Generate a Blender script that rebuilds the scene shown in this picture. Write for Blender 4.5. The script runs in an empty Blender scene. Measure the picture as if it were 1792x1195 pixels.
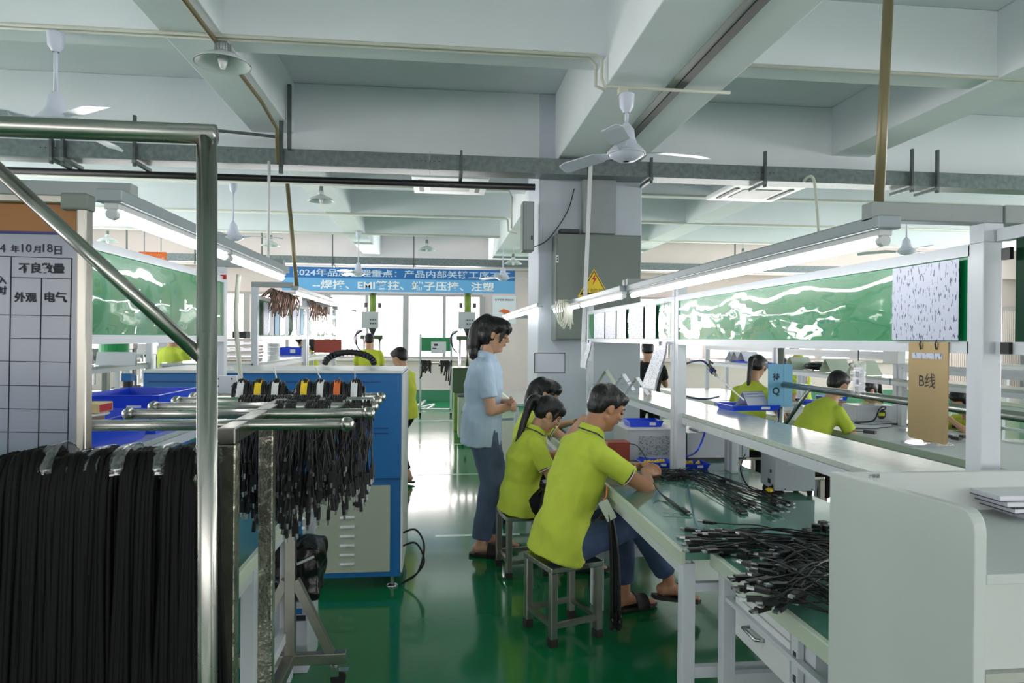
import bpy, math, random
from mathutils import Vector, Matrix
random.seed(7)
C = bpy.context.scene.collection
V = Vector
R = math.radians
PI = math.pi
# ------------------------------------------------------------------ camera, world, lights, exposure
FPX = 1182.0
YAW, PITCH, ROLL = R(6.1), R(-0.29), R(0.45)
F0 = V((math.sin(YAW)*math.cos(PITCH), math.cos(YAW)*math.cos(PITCH), math.sin(PITCH)))
R0 = V((math.cos(YAW), -math.sin(YAW), 0)); U0 = R0.cross(F0)
UU = U0*math.cos(ROLL) - R0*math.sin(ROLL); RR = R0*math.cos(ROLL) + U0*math.sin(ROLL)
CAMP = V((0, 0, 1.5))
cam = bpy.data.cameras.new('camera'); camo = bpy.data.objects.new('camera', cam); C.objects.link(camo)
m4 = Matrix.Identity(4)
for i in range(3):
    m4[i][0] = RR[i]; m4[i][1] = UU[i]; m4[i][2] = -F0[i]; m4[i][3] = CAMP[i]
camo.matrix_world = m4
cam.sensor_width = 36; cam.lens = FPX/1792*36; cam.clip_start = .05; cam.clip_end = 200
bpy.context.scene.camera = camo

def ray(px, py): return F0 + RR*((px-896)/FPX) + UU*((597.5-py)/FPX)
def aY(px, py, Y): d = ray(px, py); return CAMP + d*(Y/d.y)          # point on the plane at depth Y
def aZ(px, py, z): d = ray(px, py); return CAMP + d*((z-1.5)/d.z)     # point at height z
def aX(px, py, X): d = ray(px, py); return CAMP + d*(X/d.x)

sc = bpy.context.scene
sc.view_settings.view_transform = 'Standard'; sc.view_settings.look = 'None'
sc.view_settings.gamma = 1; sc.view_settings.use_curve_mapping = False
sc.view_settings.exposure = 0.62
w = bpy.data.worlds.new('world'); sc.world = w; w.use_nodes = True
w.node_tree.nodes['Background'].inputs[0].default_value = (1.0, .97, .95, 1)
w.node_tree.nodes['Background'].inputs[1].default_value = 2.6

def area(loc, to, sx, sy, e, col=(1, 1, 1)):
    l = bpy.data.lights.new('daylight_fill', 'AREA'); l.shape = 'RECTANGLE'; l.size = sx; l.size_y = sy; l.energy = e; l.color = col
    o = bpy.data.objects.new('daylight_fill', l); C.objects.link(o); o.location = loc
    o.rotation_euler = (V(to)-V(loc)).to_track_quat('-Z', 'Y').to_euler()
    return o
# far pair: sky light at the far windows; side and rear: added fill
area((-3.5, 15.95, 1.75), (-3.5, 4, 2.2), 8.8, 1.4, 250, (1, .97, .95))
area((8.5, 15.95, 1.75), (8.0, 4, 2.2), 7.6, 1.4, 250, (1, .97, .95))
area((-8.9, 7.5, 1.8), (0, 6.5, 6.0), 13, 1.5, 250, (1, .97, .98))  # added fill from the unseen left wall, tilted up at the ceiling
area((14.9, 6, 1.8), (4, 7, 8.0), 16, 1.5, 560, (1, .97, .98))  # same on the right: added lamp, aimed up to lift the ceiling
area((1.5, -4.9, 1.8), (1.5, 2, 5.5), 14, 1.5, 35, (1, .97, .99))  # added weak fill from behind the camera

# ------------------------------------------------------------------ materials
def s2l(c):
    c /= 255.0
    return c/12.92 if c <= .04045 else ((c+.055)/1.055)**2.4
def rgb(r, g, b): return (s2l(r), s2l(g), s2l(b), 1)
def M(name, col, rough=.5, metal=0., noise=0., scale=8., bump=0., bscale=None, coat=0., emit=0., spec=None, alpha=1., trans=0., stretch=None, ior=None):
    m = bpy.data.materials.new(name); m.use_nodes = True
    nt = m.node_tree; b = nt.nodes['Principled BSDF']
    b.inputs['Base Color'].default_value = col; b.inputs['Roughness'].default_value = rough
    b.inputs['Metallic'].default_value = metal; b.inputs['Coat Weight'].default_value = coat
    b.inputs['Coat Roughness'].default_value = .06
    b.inputs['Alpha'].default_value = alpha; b.inputs['Transmission Weight'].default_value = trans
    if ior: b.inputs['IOR'].default_value = ior
    if spec is not None: b.inputs['Specular IOR Level'].default_value = spec
    if emit:
        b.inputs['Emission Color'].default_value = col; b.inputs['Emission Strength'].default_value = emit
    if noise or bump:
        tc = nt.nodes.new('ShaderNodeTexCoord'); mp = nt.nodes.new('ShaderNodeMapping')
        nt.links.new(tc.outputs['Object'], mp.inputs[0])
        if stretch: mp.inputs['Scale'].default_value = stretch
    if noise:
        n = nt.nodes.new('ShaderNodeTexNoise'); n.inputs['Scale'].default_value = scale; n.inputs['Detail'].default_value = 5
        nt.links.new(mp.outputs[0], n.inputs['Vector'])
        cr = nt.nodes.new('ShaderNodeMapRange'); cr.inputs['From Min'].default_value = .3; cr.inputs['From Max'].default_value = .7
        cr.inputs['To Min'].default_value = 1-noise; cr.inputs['To Max'].default_value = 1+noise*.6
        nt.links.new(n.outputs['Fac'], cr.inputs['Value'])
        mx = nt.nodes.new('ShaderNodeMix'); mx.data_type = 'RGBA'; mx.blend_type = 'MULTIPLY'; mx.inputs[0].default_value = 1
        mx.inputs[6].default_value = col; nt.links.new(cr.outputs[0], mx.inputs[7])
        nt.links.new(mx.outputs[2], b.inputs['Base Color'])
        rr = nt.nodes.new('ShaderNodeMapRange'); rr.inputs['To Min'].default_value = max(.02, rough-.06); rr.inputs['To Max'].default_value = rough+.06
        nt.links.new(n.outputs['Fac'], rr.inputs['Value']); nt.links.new(rr.outputs[0], b.inputs['Roughness'])
    if bump:
        n2 = nt.nodes.new('ShaderNodeTexNoise'); n2.inputs['Scale'].default_value = bscale or scale; n2.inputs['Detail'].default_value = 3
        nt.links.new(mp.outputs[0], n2.inputs['Vector'])
        bp = nt.nodes.new('ShaderNodeBump'); bp.inputs['Strength'].default_value = min(1, bump); bp.inputs['Distance'].default_value = .02*bump
        nt.links.new(n2.outputs['Fac'], bp.inputs['Height']); nt.links.new(bp.outputs[0], b.inputs['Normal'])
    return m
K = {}
def m(k, *a, **kw): K[k] = M(k, *a, **kw)
m('ceiling', rgb(230, 236, 239), .8, noise=.05, scale=1.2)
m('wall', rgb(214, 216, 220), .75, noise=.05, scale=1.5)
m('wallbeige', rgb(224, 208, 204), .8, noise=.05, scale=1.5)
m('column', rgb(200, 208, 218), .7, noise=.05, scale=2)
m('greenband', rgb(60, 130, 95), .5)
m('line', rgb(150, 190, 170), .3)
m('galv', rgb(120, 130, 130), .42, .75, noise=.25, scale=22)
m('galvdark', rgb(92, 100, 98), .5, .6, noise=.2, scale=22)
m('pvc', rgb(200, 202, 188), .5, noise=.04)
m('white', rgb(226, 228, 230), .4)
m('whitemetal', rgb(212, 216, 224), .32, noise=.03, scale=5)
m('greymetal', rgb(150, 158, 158), .38, noise=.05)
m('fixture', rgb(150, 160, 165), .35, .2)
m('tubeon', (1, 1, 1, 1), .3, emit=9.0)
m('steel', rgb(176, 176, 170), .27, 1., noise=.08, scale=4, stretch=(1, 1, 1))
m('steelmatte', rgb(165, 163, 155), .3, 1., noise=.12, scale=10)
m('wrapped', rgb(158, 156, 142), .22, .8, noise=.3, scale=14, bump=.6, bscale=26, coat=.4)
m('greentop', rgb(84, 138, 122), .12, noise=.1, scale=3, coat=.5)
m('edge', rgb(198, 210, 192), .4)
m('apron', rgb(205, 212, 212), .4)
m('shelf', rgb(196, 204, 200), .12, noise=.08, scale=30, bump=.15, bscale=55)
m('board', rgb(8, 140, 82), .3)
m('boardshaded', rgb(4, 62, 40), .5, spec=.2)  # the board green with the shade of the near section put in
m('paper', rgb(228, 230, 240), .6)
m('papergrey', rgb(205, 208, 222), .35)  # a little greyer and glossier than the plain paper
m('black', rgb(16, 17, 19), .45)
m('cable', rgb(17, 18, 22), .38, noise=.2, scale=30)
m('cablematte', rgb(6, 6, 8), .7, noise=.25, scale=18, spec=.25)
m('plug', rgb(20, 21, 26), .4)
m('silver', rgb(200, 200, 205), .25, 1.)
m('blue', rgb(18, 108, 178), .42, noise=.04, scale=2)
m('bluebright', rgb(28, 72, 225), .35)
m('bluelite', rgb(120, 180, 215), .5)
m('tray', rgb(36, 74, 225), .3, coat=.2)
m('beige', rgb(178, 186, 170), .45, noise=.04, scale=3)
m('rubber', rgb(24, 24, 24), .7)
m('lime', rgb(200, 216, 72), .8, noise=.06, scale=9, bump=.55, bscale=9)
m('limedark', rgb(200, 208, 60), .8, noise=.06, scale=9, bump=.5, bscale=9)
m('skyshirt', rgb(178, 200, 222), .75, noise=.05, scale=9, bump=.5, bscale=10)
m('jeans', rgb(62, 80, 114), .85, noise=.22, scale=14, bump=.5, bscale=11)
m('slate', rgb(84, 100, 128), .85, noise=.14, scale=12, bump=.6, bscale=8)
m('blackcloth', rgb(18, 18, 22), .85, noise=.15, scale=12, bump=.4)
m('skin', rgb(205, 158, 130), .5, noise=.06, scale=14)
m('skinman', rgb(178, 128, 98), .5, noise=.06, scale=14)
m('hair', rgb(14, 13, 15), .38, noise=.3, scale=40, bump=.5, bscale=70, stretch=(1, 1, .25))
m('lip', rgb(165, 90, 80), .45)
m('navy', rgb(34, 34, 70), .7)
m('orange', rgb(225, 110, 40), .5)
m('red', rgb(190, 40, 36), .5)
m('redbox', rgb(150, 62, 44), .45, noise=.05)
m('yellow', rgb(240, 205, 30), .45)
m('boxgrey', rgb(190, 196, 204), .4, noise=.03)
m('boxdark', rgb(60, 64, 68), .5)
m('cabinetgrey', rgb(116, 126, 121), .42, noise=.05, scale=3)
m('bronze', rgb(176, 152, 108), .26, .35, noise=.08, scale=3, stretch=(1, 1, .3))
m('laminate', rgb(206, 212, 210), .42, noise=.03, scale=2)
m('laminateedge', rgb(182, 186, 178), .5)
m('fan', rgb(206, 210, 226), .35)
m('lampshade', rgb(205, 212, 212), .4, .1)
m('whiteboard', rgb(138, 145, 162), .16, noise=.03, scale=2, bump=.12, bscale=2.2)  # board is white; its shade is put into this grey base
m('gold', rgb(150, 96, 26), .4, noise=.06)
m('navyline', rgb(40, 48, 110), .5)
m('ink', rgb(24, 28, 42), .6)
m('palewriting', rgb(205, 225, 245), .6)
m('whitewriting', rgb(245, 248, 252), .6)
m('bannertop', rgb(38, 108, 178), .55)
m('bannerlow', rgb(108, 176, 228), .55)
m('navycloth', rgb(20, 28, 62), .8)
m('machinegreen', rgb(120, 150, 60), .4)
m('machinedark', rgb(66, 92, 62), .45, noise=.08)
m('windowframe', rgb(168, 162, 158), .5)
m('outside', rgb(244, 232, 228), .9)
m('outsideblue', rgb(205, 232, 242), .4)
m('outsidegrey', rgb(180, 184, 205), .6)
m('straw', rgb(120, 92, 78), .8, noise=.2, scale=20)
m('curtain', rgb(215, 198, 192), .7)
m('cardboard', rgb(214, 190, 140), .7)
m('bag', rgb(16, 16, 18), .28, bump=1., bscale=8, noise=.2)
m('pole', rgb(128, 118, 88), .4, .3, noise=.15, scale=6)
m('greensheet', rgb(18, 150, 84), .5)
# green epoxy floor: gloss varies, worn scuffs
def floor_mat():
    mt = M('epoxy', rgb(14, 112, 64), .13, noise=.14, scale=.9, bump=.10, bscale=1.6, coat=.25)
    return mt
K['epoxy'] = floor_mat()
def clear_mat(name, rough, ior, bump, sc, tint=(1, 1, 1, 1), haze=0.):
    mt = bpy.data.materials.new(name); mt.use_nodes = True; nt = mt.node_tree; nt.nodes.clear()
    out = nt.nodes.new('ShaderNodeOutputMaterial'); mx = nt.nodes.new('ShaderNodeMixShader'); tr = nt.nodes.new('ShaderNodeBsdfTransparent')
    gl = nt.nodes.new('ShaderNodeBsdfGlossy'); gl.inputs['Roughness'].default_value = rough; tr.inputs[0].default_value = tint
    fr = nt.nodes.new('ShaderNodeLayerWeight'); fr.inputs['Blend'].default_value = .5
    pw = nt.nodes.new('ShaderNodeMath'); pw.operation = 'POWER'; pw.inputs[1].default_value = 4
    ad = nt.nodes.new('ShaderNodeMath'); ad.operation = 'MULTIPLY_ADD'; ad.inputs[1].default_value = .8; ad.inputs[2].default_value = .05+haze; ad.use_clamp = True
    nt.links.new(fr.outputs['Facing'], pw.inputs[0]); nt.links.new(pw.outputs[0], ad.inputs[0]); nt.links.new(ad.outputs[0], mx.inputs[0])
    nt.links.new(tr.outputs[0], mx.inputs[1]); nt.links.new(gl.outputs[0], mx.inputs[2]); nt.links.new(mx.outputs[0], out.inputs[0])
    if bump:
        tc = nt.nodes.new('ShaderNodeTexCoord'); n = nt.nodes.new('ShaderNodeTexNoise'); n.inputs['Scale'].default_value = sc; n.inputs['Detail'].default_value = 2
        mp = nt.nodes.new('ShaderNodeMapping'); mp.inputs['Scale'].default_value = (1, 1, 2.2)
        nt.links.new(tc.outputs['Object'], mp.inputs[0]); nt.links.new(mp.outputs[0], n.inputs['Vector'])
        bp = nt.nodes.new('ShaderNodeBump'); bp.inputs['Strength'].default_value = 1; bp.inputs['Distance'].default_value = bump
        nt.links.new(n.outputs['Fac'], bp.inputs['Height']); nt.links.new(bp.outputs[0], gl.inputs['Normal'])
    return mt
K['film'] = clear_mat('film', .03, 1.55, .006, 3.2, haze=.04)
K['plastic'] = clear_mat('plastic', .12, 1.6, .006, 25, haze=.10)
K['glass'] = clear_mat('glass', .02, 1.45, 0, 1)
def lines_mat(name, base, ink, sc1, sc2, thr=.56):
    mt = bpy.data.materials.new(name); mt.use_nodes = True; nt = mt.node_tree; b = nt.nodes['Principled BSDF']
    b.inputs['Roughness'].default_value = .4
    tc = nt.nodes.new('ShaderNodeTexCoord'); mp = nt.nodes.new('ShaderNodeMapping'); mp.inputs['Scale'].default_value = sc1
    nt.links.new(tc.outputs['Object'], mp.inputs[0])
    n = nt.nodes.new('ShaderNodeTexNoise'); n.inputs['Scale'].default_value = sc2; n.inputs['Detail'].default_value = 1
    nt.links.new(mp.outputs[0], n.inputs['Vector'])
    g = nt.nodes.new('ShaderNodeMath'); g.operation = 'GREATER_THAN'; g.inputs[1].default_value = thr; nt.links.new(n.outputs['Fac'], g.inputs[0])
    mx = nt.nodes.new('ShaderNodeMix'); mx.data_type = 'RGBA'; mx.inputs[6].default_value = base; mx.inputs[7].default_value = ink
    nt.links.new(g.outputs[0], mx.inputs[0]); nt.links.new(mx.outputs[2], b.inputs['Base Color'])
    return mt
K['docv'] = lines_mat('docv', rgb(200, 204, 224), rgb(90, 95, 130), (1, 170, 48), 1.0, .62)
K['doch'] = lines_mat('doch', rgb(225, 228, 238), rgb(120, 125, 150), (1, 50, 200), 1.0, .62)
K['perf'] = lines_mat('perf', rgb(165, 172, 178), rgb(95, 100, 106), (120, 120, 120), 1.0, .6)

# ------------------------------------------------------------------ geometry helpers
def frame(d):
    d = d.normalized(); a = V((0, 0, 1)) if abs(d.z) < .9 else V((1, 0, 0))
    s = d.cross(a).normalized(); return s, d.cross(s).normalized()
class G:
    def __init__(s): s.v = []; s.f = []
    def ring(s, pts): i = len(s.v); s.v += [V(p) for p in pts]; return list(range(i, i+len(pts)))
    def bridge(s, a, b):
        n = len(a)
        for i in range(n): s.f.append((a[i], a[(i+1) % n], b[(i+1) % n], b[i]))
    def box(s, x0, y0, z0, x1, y1, z1):
        i = len(s.v)
        s.v += [V(p) for p in ((x0,y0,z0),(x1,y0,z0),(x1,y1,z0),(x0,y1,z0),(x0,y0,z1),(x1,y0,z1),(x1,y1,z1),(x0,y1,z1))]
        s.f += [tuple(i+k for k in q) for q in ((3,2,1,0),(4,5,6,7),(0,1,5,4),(1,2,6,5),(2,3,7,6),(3,0,4,7))]
        return s
    def obox(s, c, ax, ay, az):                              # box about c with half-extent vectors
        i = len(s.v); c = V(c); ax, ay, az = V(ax), V(ay), V(az)
        for z in (-1, 1):
            for x, y in ((-1,-1),(1,-1),(1,1),(-1,1)): s.v.append(c+ax*x+ay*y+az*z)
        s.f += [tuple(i+k for k in q) for q in ((3,2,1,0),(4,5,6,7),(0,1,5,4),(1,2,6,5),(2,3,7,6),(3,0,4,7))]
        return s
    def rod(s, a, b, wd, ht=None):                          # rectangular bar a to b
        a, b = V(a), V(b); d = b-a; sd, up = frame(d); ht = ht or wd
        return s.obox((a+b)/2, sd*wd/2, up*ht/2, d/2)
    def cyl(s, a, b, r0, r1=None, n=10, cap=True):
        a, b = V(a), V(b); r1 = r0 if r1 is None else r1; sd, up = frame(b-a)
        A = s.ring([a+(sd*math.cos(2*PI*k/n)+up*math.sin(2*PI*k/n))*r0 for k in range(n)])
        B = s.ring([b+(sd*math.cos(2*PI*k/n)+up*math.sin(2*PI*k/n))*r1 for k in range(n)])
        s.bridge(A, B)
        if cap: s.f.append(tuple(reversed(A))); s.f.append(tuple(B))
        return s
    def tube(s, pts, r, n=6, r1=None):
        pts = [V(p) for p in pts]; prev = None; L = len(pts)
        sd = None
        for i, p in enumerate(pts):
            d = (pts[min(i+1, L-1)]-pts[max(i-1, 0)])
            if d.length < 1e-9: d = V((0, 0, 1))
            d.normalize()
            if sd is None: sd, up = frame(d)
            else:
                sd = (sd - d*sd.dot(d))
                if sd.length < 1e-6: sd, _ = frame(d)
                sd.normalize(); up = d.cross(sd)
            rr = r if r1 is None else r+(r1-r)*i/(L-1)
            A = s.ring([p+(sd*math.cos(2*PI*k/n)+up*math.sin(2*PI*k/n))*rr for k in range(n)])
            if prev: s.bridge(prev, A)
            else: s.f.append(tuple(reversed(A)))
            prev = A
        s.f.append(tuple(prev)); return s
    def lathe(s, prof, c=(0, 0, 0), n=20):                   # prof: (radius, z)
        c = V(c); prev = None
        for r, z in prof:
            A = s.ring([c+V((r*math.cos(2*PI*k/n), r*math.sin(2*PI*k/n), z)) for k in range(n)])
            if prev: s.bridge(prev, A)
            prev = A
        return s
    def ell(s, c, ax, ay, az, n=12, mm=8):
        c, ax, ay, az = V(c), V(ax), V(ay), V(az); prev = None
        for j in range(mm+1):
            t = PI*j/mm; st = max(.02, math.sin(t)); A = s.ring([c+(ax*math.cos(2*PI*k/n)+ay*math.sin(2*PI*k/n))*st - az*math.cos(t) for k in range(n)])
            if prev: s.bridge(prev, A)
            else: s.f.append(tuple(reversed(A)))
            prev = A
        s.f.append(tuple(prev)); return s
    def ball(s, c, r, n=12, mm=8): return s.ell(c, (r,0,0), (0,r,0), (0,0,r), n, mm)
    def cap(s, a, b, r0, r1=None, n=12):                      # tapered capsule
        r1 = r0 if r1 is None else r1
        s.cyl(a, b, r0, r1, n); s.ball(a, r0*.995, n, 6); s.ball(b, r1*.995, n, 6); return s
    def loft(s, secs, n=18):                                  # secs: (centre, half side vec, half depth vec)
        prev = None
        for c, a, b in secs:
            c, a, b = V(c), V(a), V(b)
            A = s.ring([c+a*math.cos(2*PI*k/n)+b*math.sin(2*PI*k/n) for k in range(n)])
            if prev: s.bridge(prev, A)
            else: s.f.append(tuple(reversed(A)))
            prev = A
        s.f.append(tuple(prev)); return s
    def prism(s, pts, d):                                     # closed outline extruded by d
        d = V(d); A = s.ring(pts); B = s.ring([V(p)+d for p in pts]); s.bridge(A, B)
        s.f.append(tuple(reversed(A))); s.f.append(tuple(B)); return s
    def merge(s, o, mat=None):
        i = len(s.v); s.v += [mat @ v if mat else v.copy() for v in o.v]; s.f += [tuple(i+k for k in q) for q in o.f]; return s

def org(o):
    p = V((0, 0, 0))
    while o is not None: p += o.location; o = o.parent
    return p
def mesh_of(name, g, mt, off=V((0, 0, 0)), smooth=False):
    me = bpy.data.meshes.new(name); me.from_pydata([tuple(v-off) for v in g.v], [], g.f)
    me.materials.append(K[mt] if isinstance(mt, str) else mt)
    if smooth: me.polygons.foreach_set('use_smooth', [True]*len(me.polygons))
    return me
# vertices are given in world space unless local=True; the object keeps its origin at its thing's base
def obj(name, g, mt, parent=None, smooth=False, bevel=0, local=False, kind=None, label=None, loc=None):
    off = V((0, 0, 0))
    if not local: off = org(parent) if parent else (V(loc) if loc is not None else V((0, 0, 0)))
    me = mesh_of(name, g, mt, off, smooth)
    o = bpy.data.objects.new(name, me); C.objects.link(o)
    if parent: o.parent = parent
    elif loc is not None: o.location = loc
    if bevel:
        b = o.modifiers.new('bevel', 'BEVEL'); b.width = bevel; b.segments = 2; b.limit_method = 'ANGLE'; b.angle_limit = R(40)
    if smooth:
        e = o.modifiers.new('ws', 'WEIGHTED_NORMAL') if bevel else None
    if kind: o['kind'] = kind
    if label: o['label'] = label
    return o
def tag(o, label, cat, group=None):
    o['label'] = label; o['category'] = cat
    if group: o['group'] = group
    return o
def thing(name, label, cat, loc=(0, 0, 0), group=None, rz=0):
    o = bpy.data.objects.new(name, None); C.objects.link(o); o.location = loc; o.rotation_euler = (0, 0, rz); o.empty_display_size = .1
    return tag(o, label, cat, group)
def single(name, g, mt, label, cat, loc, group=None, **kw):
    return tag(obj(name, g, mt, None, loc=loc, **kw), label, cat, group)
def struct(name, g, mt, parent=None, **kw):
    return obj(name, g, mt, parent, kind='structure', **kw)
def dup(root, loc, rz=None, label=None, group=None):
    r = root.copy(); C.objects.link(r); r.location = loc
    if rz is not None: r.rotation_euler = (0, 0, rz)
    if label: r['label'] = label
    if group: r['group'] = group
    for ch in list(root.children):
        c = ch.copy(); C.objects.link(c); c.parent = r
        for g in ch.children:
            d = g.copy(); C.objects.link(d); d.parent = c
    return r
def text(body, width, c, right, up, mt, parent, name='lettering', height=None, thick=.0012, face=None, bold=0.0):
    """flat lettering centred on c (world), reading along right"""
    cu = bpy.data.curves.new(name, 'FONT'); cu.body = body; cu.size = 1; cu.offset = bold
    cu.resolution_u = 2
    t = bpy.data.objects.new('tmp', cu); C.objects.link(t)
    dg = bpy.context.evaluated_depsgraph_get(); me = bpy.data.meshes.new_from_object(t.evaluated_get(dg)); bpy.data.objects.remove(t)
    xs = [v.co.x for v in me.vertices]; ys = [v.co.y for v in me.vertices]
    if not xs: return None
    w0 = max(xs)-min(xs); h0 = max(ys)-min(ys); cx = (max(xs)+min(xs))/2; cy = (max(ys)+min(ys))/2
    sx = width/w0; sy = (height/h0) if height else sx
    right, up, c = V(right).normalized(), V(up).normalized(), V(c); off = org(parent) if parent else V((0, 0, 0))
    for v in me.vertices: v.co = c+right*((v.co.x-cx)*sx)+up*((v.co.y-cy)*sy)-off
    me.materials.clear(); me.materials.append(K[mt])
    o = bpy.data.objects.new(name, me); C.objects.link(o)
    if parent: o.parent = parent
    return o
def bez(pts, n=8):
    """smooth curve through points (Catmull-Rom)"""
    pts = [V(p) for p in pts]; P = [pts[0]]+pts+[pts[-1]]; out = []
    for i in range(1, len(P)-2):
        for k in range(n):
            t = k/n; p0, p1, p2, p3 = P[i-1], P[i], P[i+1], P[i+2]
            out.append(.5*((2*p1)+(p2-p0)*t+(2*p0-5*p1+4*p2-p3)*t*t+(3*p1-p0-3*p2+p3)*t**3))
    out.append(pts[-1]); return out
# ------------------------------------------------------------------ the room
X0, X1, Y0, Y1 = -9.0, 15.0, -5.0, 16.1
SLAB = 3.87
struct('floor', G().box(X0-.2, Y0-.2, -.15, X1+.2, Y1+.2, 0), 'epoxy')
struct('ceiling', G().box(X0-.2, Y0-.2, SLAB, X1+.2, Y1+.2, SLAB+.2), 'ceiling')
def wall_y(name, y, t, bands, mt='wall'):
    """wall on the plane y with openings (x0,x1,z0,z1)"""
    g = G(); xs = X0-.2; zs = sorted({0, SLAB}|{b[2] for b in bands}|{b[3] for b in bands})
    for a, b in zip(zs, zs[1:]):
        cuts = sorted([bb for bb in bands if bb[2] < b-1e-6 and bb[3] > a+1e-6]); x = X0-.2
        for c in cuts:
            if c[0] > x: g.box(x, y, a, c[0], y+t, b)
            x = c[1]
        g.box(x, y, a, X1+.2, y+t, b)
    return struct(name, g, mt)
def wall_x(name, x, t, bands, mt='wall'):
    g = G(); zs = sorted({0, SLAB}|{b[2] for b in bands}|{b[3] for b in bands})
    for a, b in zip(zs, zs[1:]):
        cuts = sorted([bb for bb in bands if bb[2] < b-1e-6 and bb[3] > a+1e-6]); y = Y0
        for c in cuts:
            if c[0] > y: g.box(x, y, a, x+t, c[0], b)
            y = c[1]
        g.box(x, y, a, x+t, Y1, b)
    return struct(name, g, mt)
FW = [(-8.0, 1.0, 1.0, 2.52), (4.6, 12.4, 1.0, 2.52)]
wall_y('wall_far', Y1, .2, FW, 'wallbeige')
wall_y('wall_rear', Y0-.2, .2, [(-6, 9, 1.0, 2.6)])  # rear and side wall openings are unseen, added for the fill lamps
wall_x('wall_left', X0-.2, .2, [(-1, 12, 1.0, 2.6)])
wall_x('wall_right', X1, .2, [(-2, 14, 1.0, 2.6)])
struct('baseboard_far', G().box(X0, Y1-.012, 0, X1, Y1, .26), 'greenband')
# ceiling beams: cross beams every 2 m, longitudinal beams, the big one over the column
def beam(n, b, mt='ceiling'): return struct('trim_%d' % n, G().box(*b), mt, bevel=.008)
beam(1, (1.10, Y0, 3.20, 1.90, 6.5, SLAB))
beam(2, (-1.75, Y0, 3.395, -1.37, Y1, SLAB))
beam(3, (3.95, Y0, 3.38, 4.36, Y1, SLAB))
for i, (y, z) in enumerate(((-2.2, 3.2), (4.45, 3.40), (6.5, 3.2), (8.6, 3.40), (10.6, 3.40), (12.6, 3.40))):
    beam(6+i, (X0, y, z, X1, y+(.42 if z < 3.3 else .26), SLAB))
beam(13, (1.10, 6.9, 3.20, 1.90, Y1, SLAB))
struct('trim_14', G().box(X0, Y1-.35, 3.1, X1, Y1, SLAB), 'wallbeige', bevel=.01)
col = struct('trim_15', G().box(.945, 6.488, 0, 1.97, 7.25, SLAB), 'column', bevel=.012)
struct('expansion_joint', G().box(1.56, Y0, 3.188, 1.62, 6.48, 3.1995), 'boxdark', col)
struct('joint_seal', G().box(1.50, Y0, 3.192, 1.555, 6.48, 3.1995), 'cabinetgrey', col)
# far windows: frames, mullions and panes
def far_window(n, x0, x1, step, off=0):
    fr = struct('window_%d' % n, G().box(x0, 16.0, 1.0, x1, 16.2, 1.05).box(x0, 16.0, 2.47, x1, 16.2, 2.52), 'windowframe')
    x = x0; i = 0
    while x < x1+.01:
        wdt = .07 if i % 2 else .13
        struct('mullion', G().box(x-wdt/2, 16.0, 1.05, x+wdt/2, 16.2, 2.47), 'windowframe', fr)
        if x+step < x1+.02: struct('pane', G().box(x+.06, 16.10, 1.05, x+step-.06, 16.106, 2.47), 'glass', fr)
        x += step; i += 1
    struct('sill', G().box(x0-.05, 15.93, .95, x1+.05, 16.2, 1.0), 'wallbeige', fr)
far_window(1, -8.0, 1.0, .9)
far_window(2, 4.6, 12.4, .975)
for n, (y, xs) in enumerate(((Y0-.1, [-6+1.5*k for k in range(11)]),)):  # rear window frame, added to go with the fill lamp there
    fr = struct('window_3', G().box(-6, y-.05, 1.0, 9, y+.05, 1.05).box(-6, y-.05, 2.55, 9, y+.05, 2.6), 'windowframe')
    for x in xs: struct('mullion', G().box(x-.04, y-.05, 1.05, x+.04, y+.05, 2.55), 'windowframe', fr)
for n, x, ys in ((4, X0-.1, [-1+1.3*k for k in range(11)]), (5, X1+.1, [-2+1.6*k for k in range(11)])):  # left and right window frames, unseen, added around the side fill lamps
    fr = struct('window_%d' % n, G().box(x-.05, ys[0], 1.0, x+.05, ys[-1], 1.05).box(x-.05, ys[0], 2.55, x+.05, ys[-1], 2.6), 'windowframe')
    for y in ys: struct('mullion', G().box(x-.05, y-.04, 1.05, x+.05, y+.04, 2.55), 'windowframe', fr)
# pale building across the yard
bd = thing('building', 'pale pink and white building seen through the far windows', 'building', (0, 24, 0))
obj('wall', G().box(-16, 24, -4, 24, 26, 9), 'outside', bd)
obj('cornice', G().box(-16, 23.7, 2.55, 24, 24, 2.8), 'outside', bd)
for k, x in enumerate((-11.4, -8.6, -5.9, -2.9, -.9, 1.7, 7.5, 10.5, 13.5, 16.5)):
    wn = obj('window', G().box(x, 23.95, .5, x+1.5, 24.0, 1.9), 'outsideblue' if k % 3 else 'outsidegrey', bd)
    obj('frame', G().box(x+.72, 23.93, .5, x+.78, 23.95, 1.9), 'windowframe', wn)
# yellow-white guide lines painted on the floor
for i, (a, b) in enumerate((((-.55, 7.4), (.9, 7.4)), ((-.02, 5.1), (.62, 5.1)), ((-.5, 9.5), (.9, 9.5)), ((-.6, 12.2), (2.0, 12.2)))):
    struct('trim_%d' % (20+i), G().box(a[0], a[1], .0005, b[0], b[1]+.05, .0015), 'line')
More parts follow.
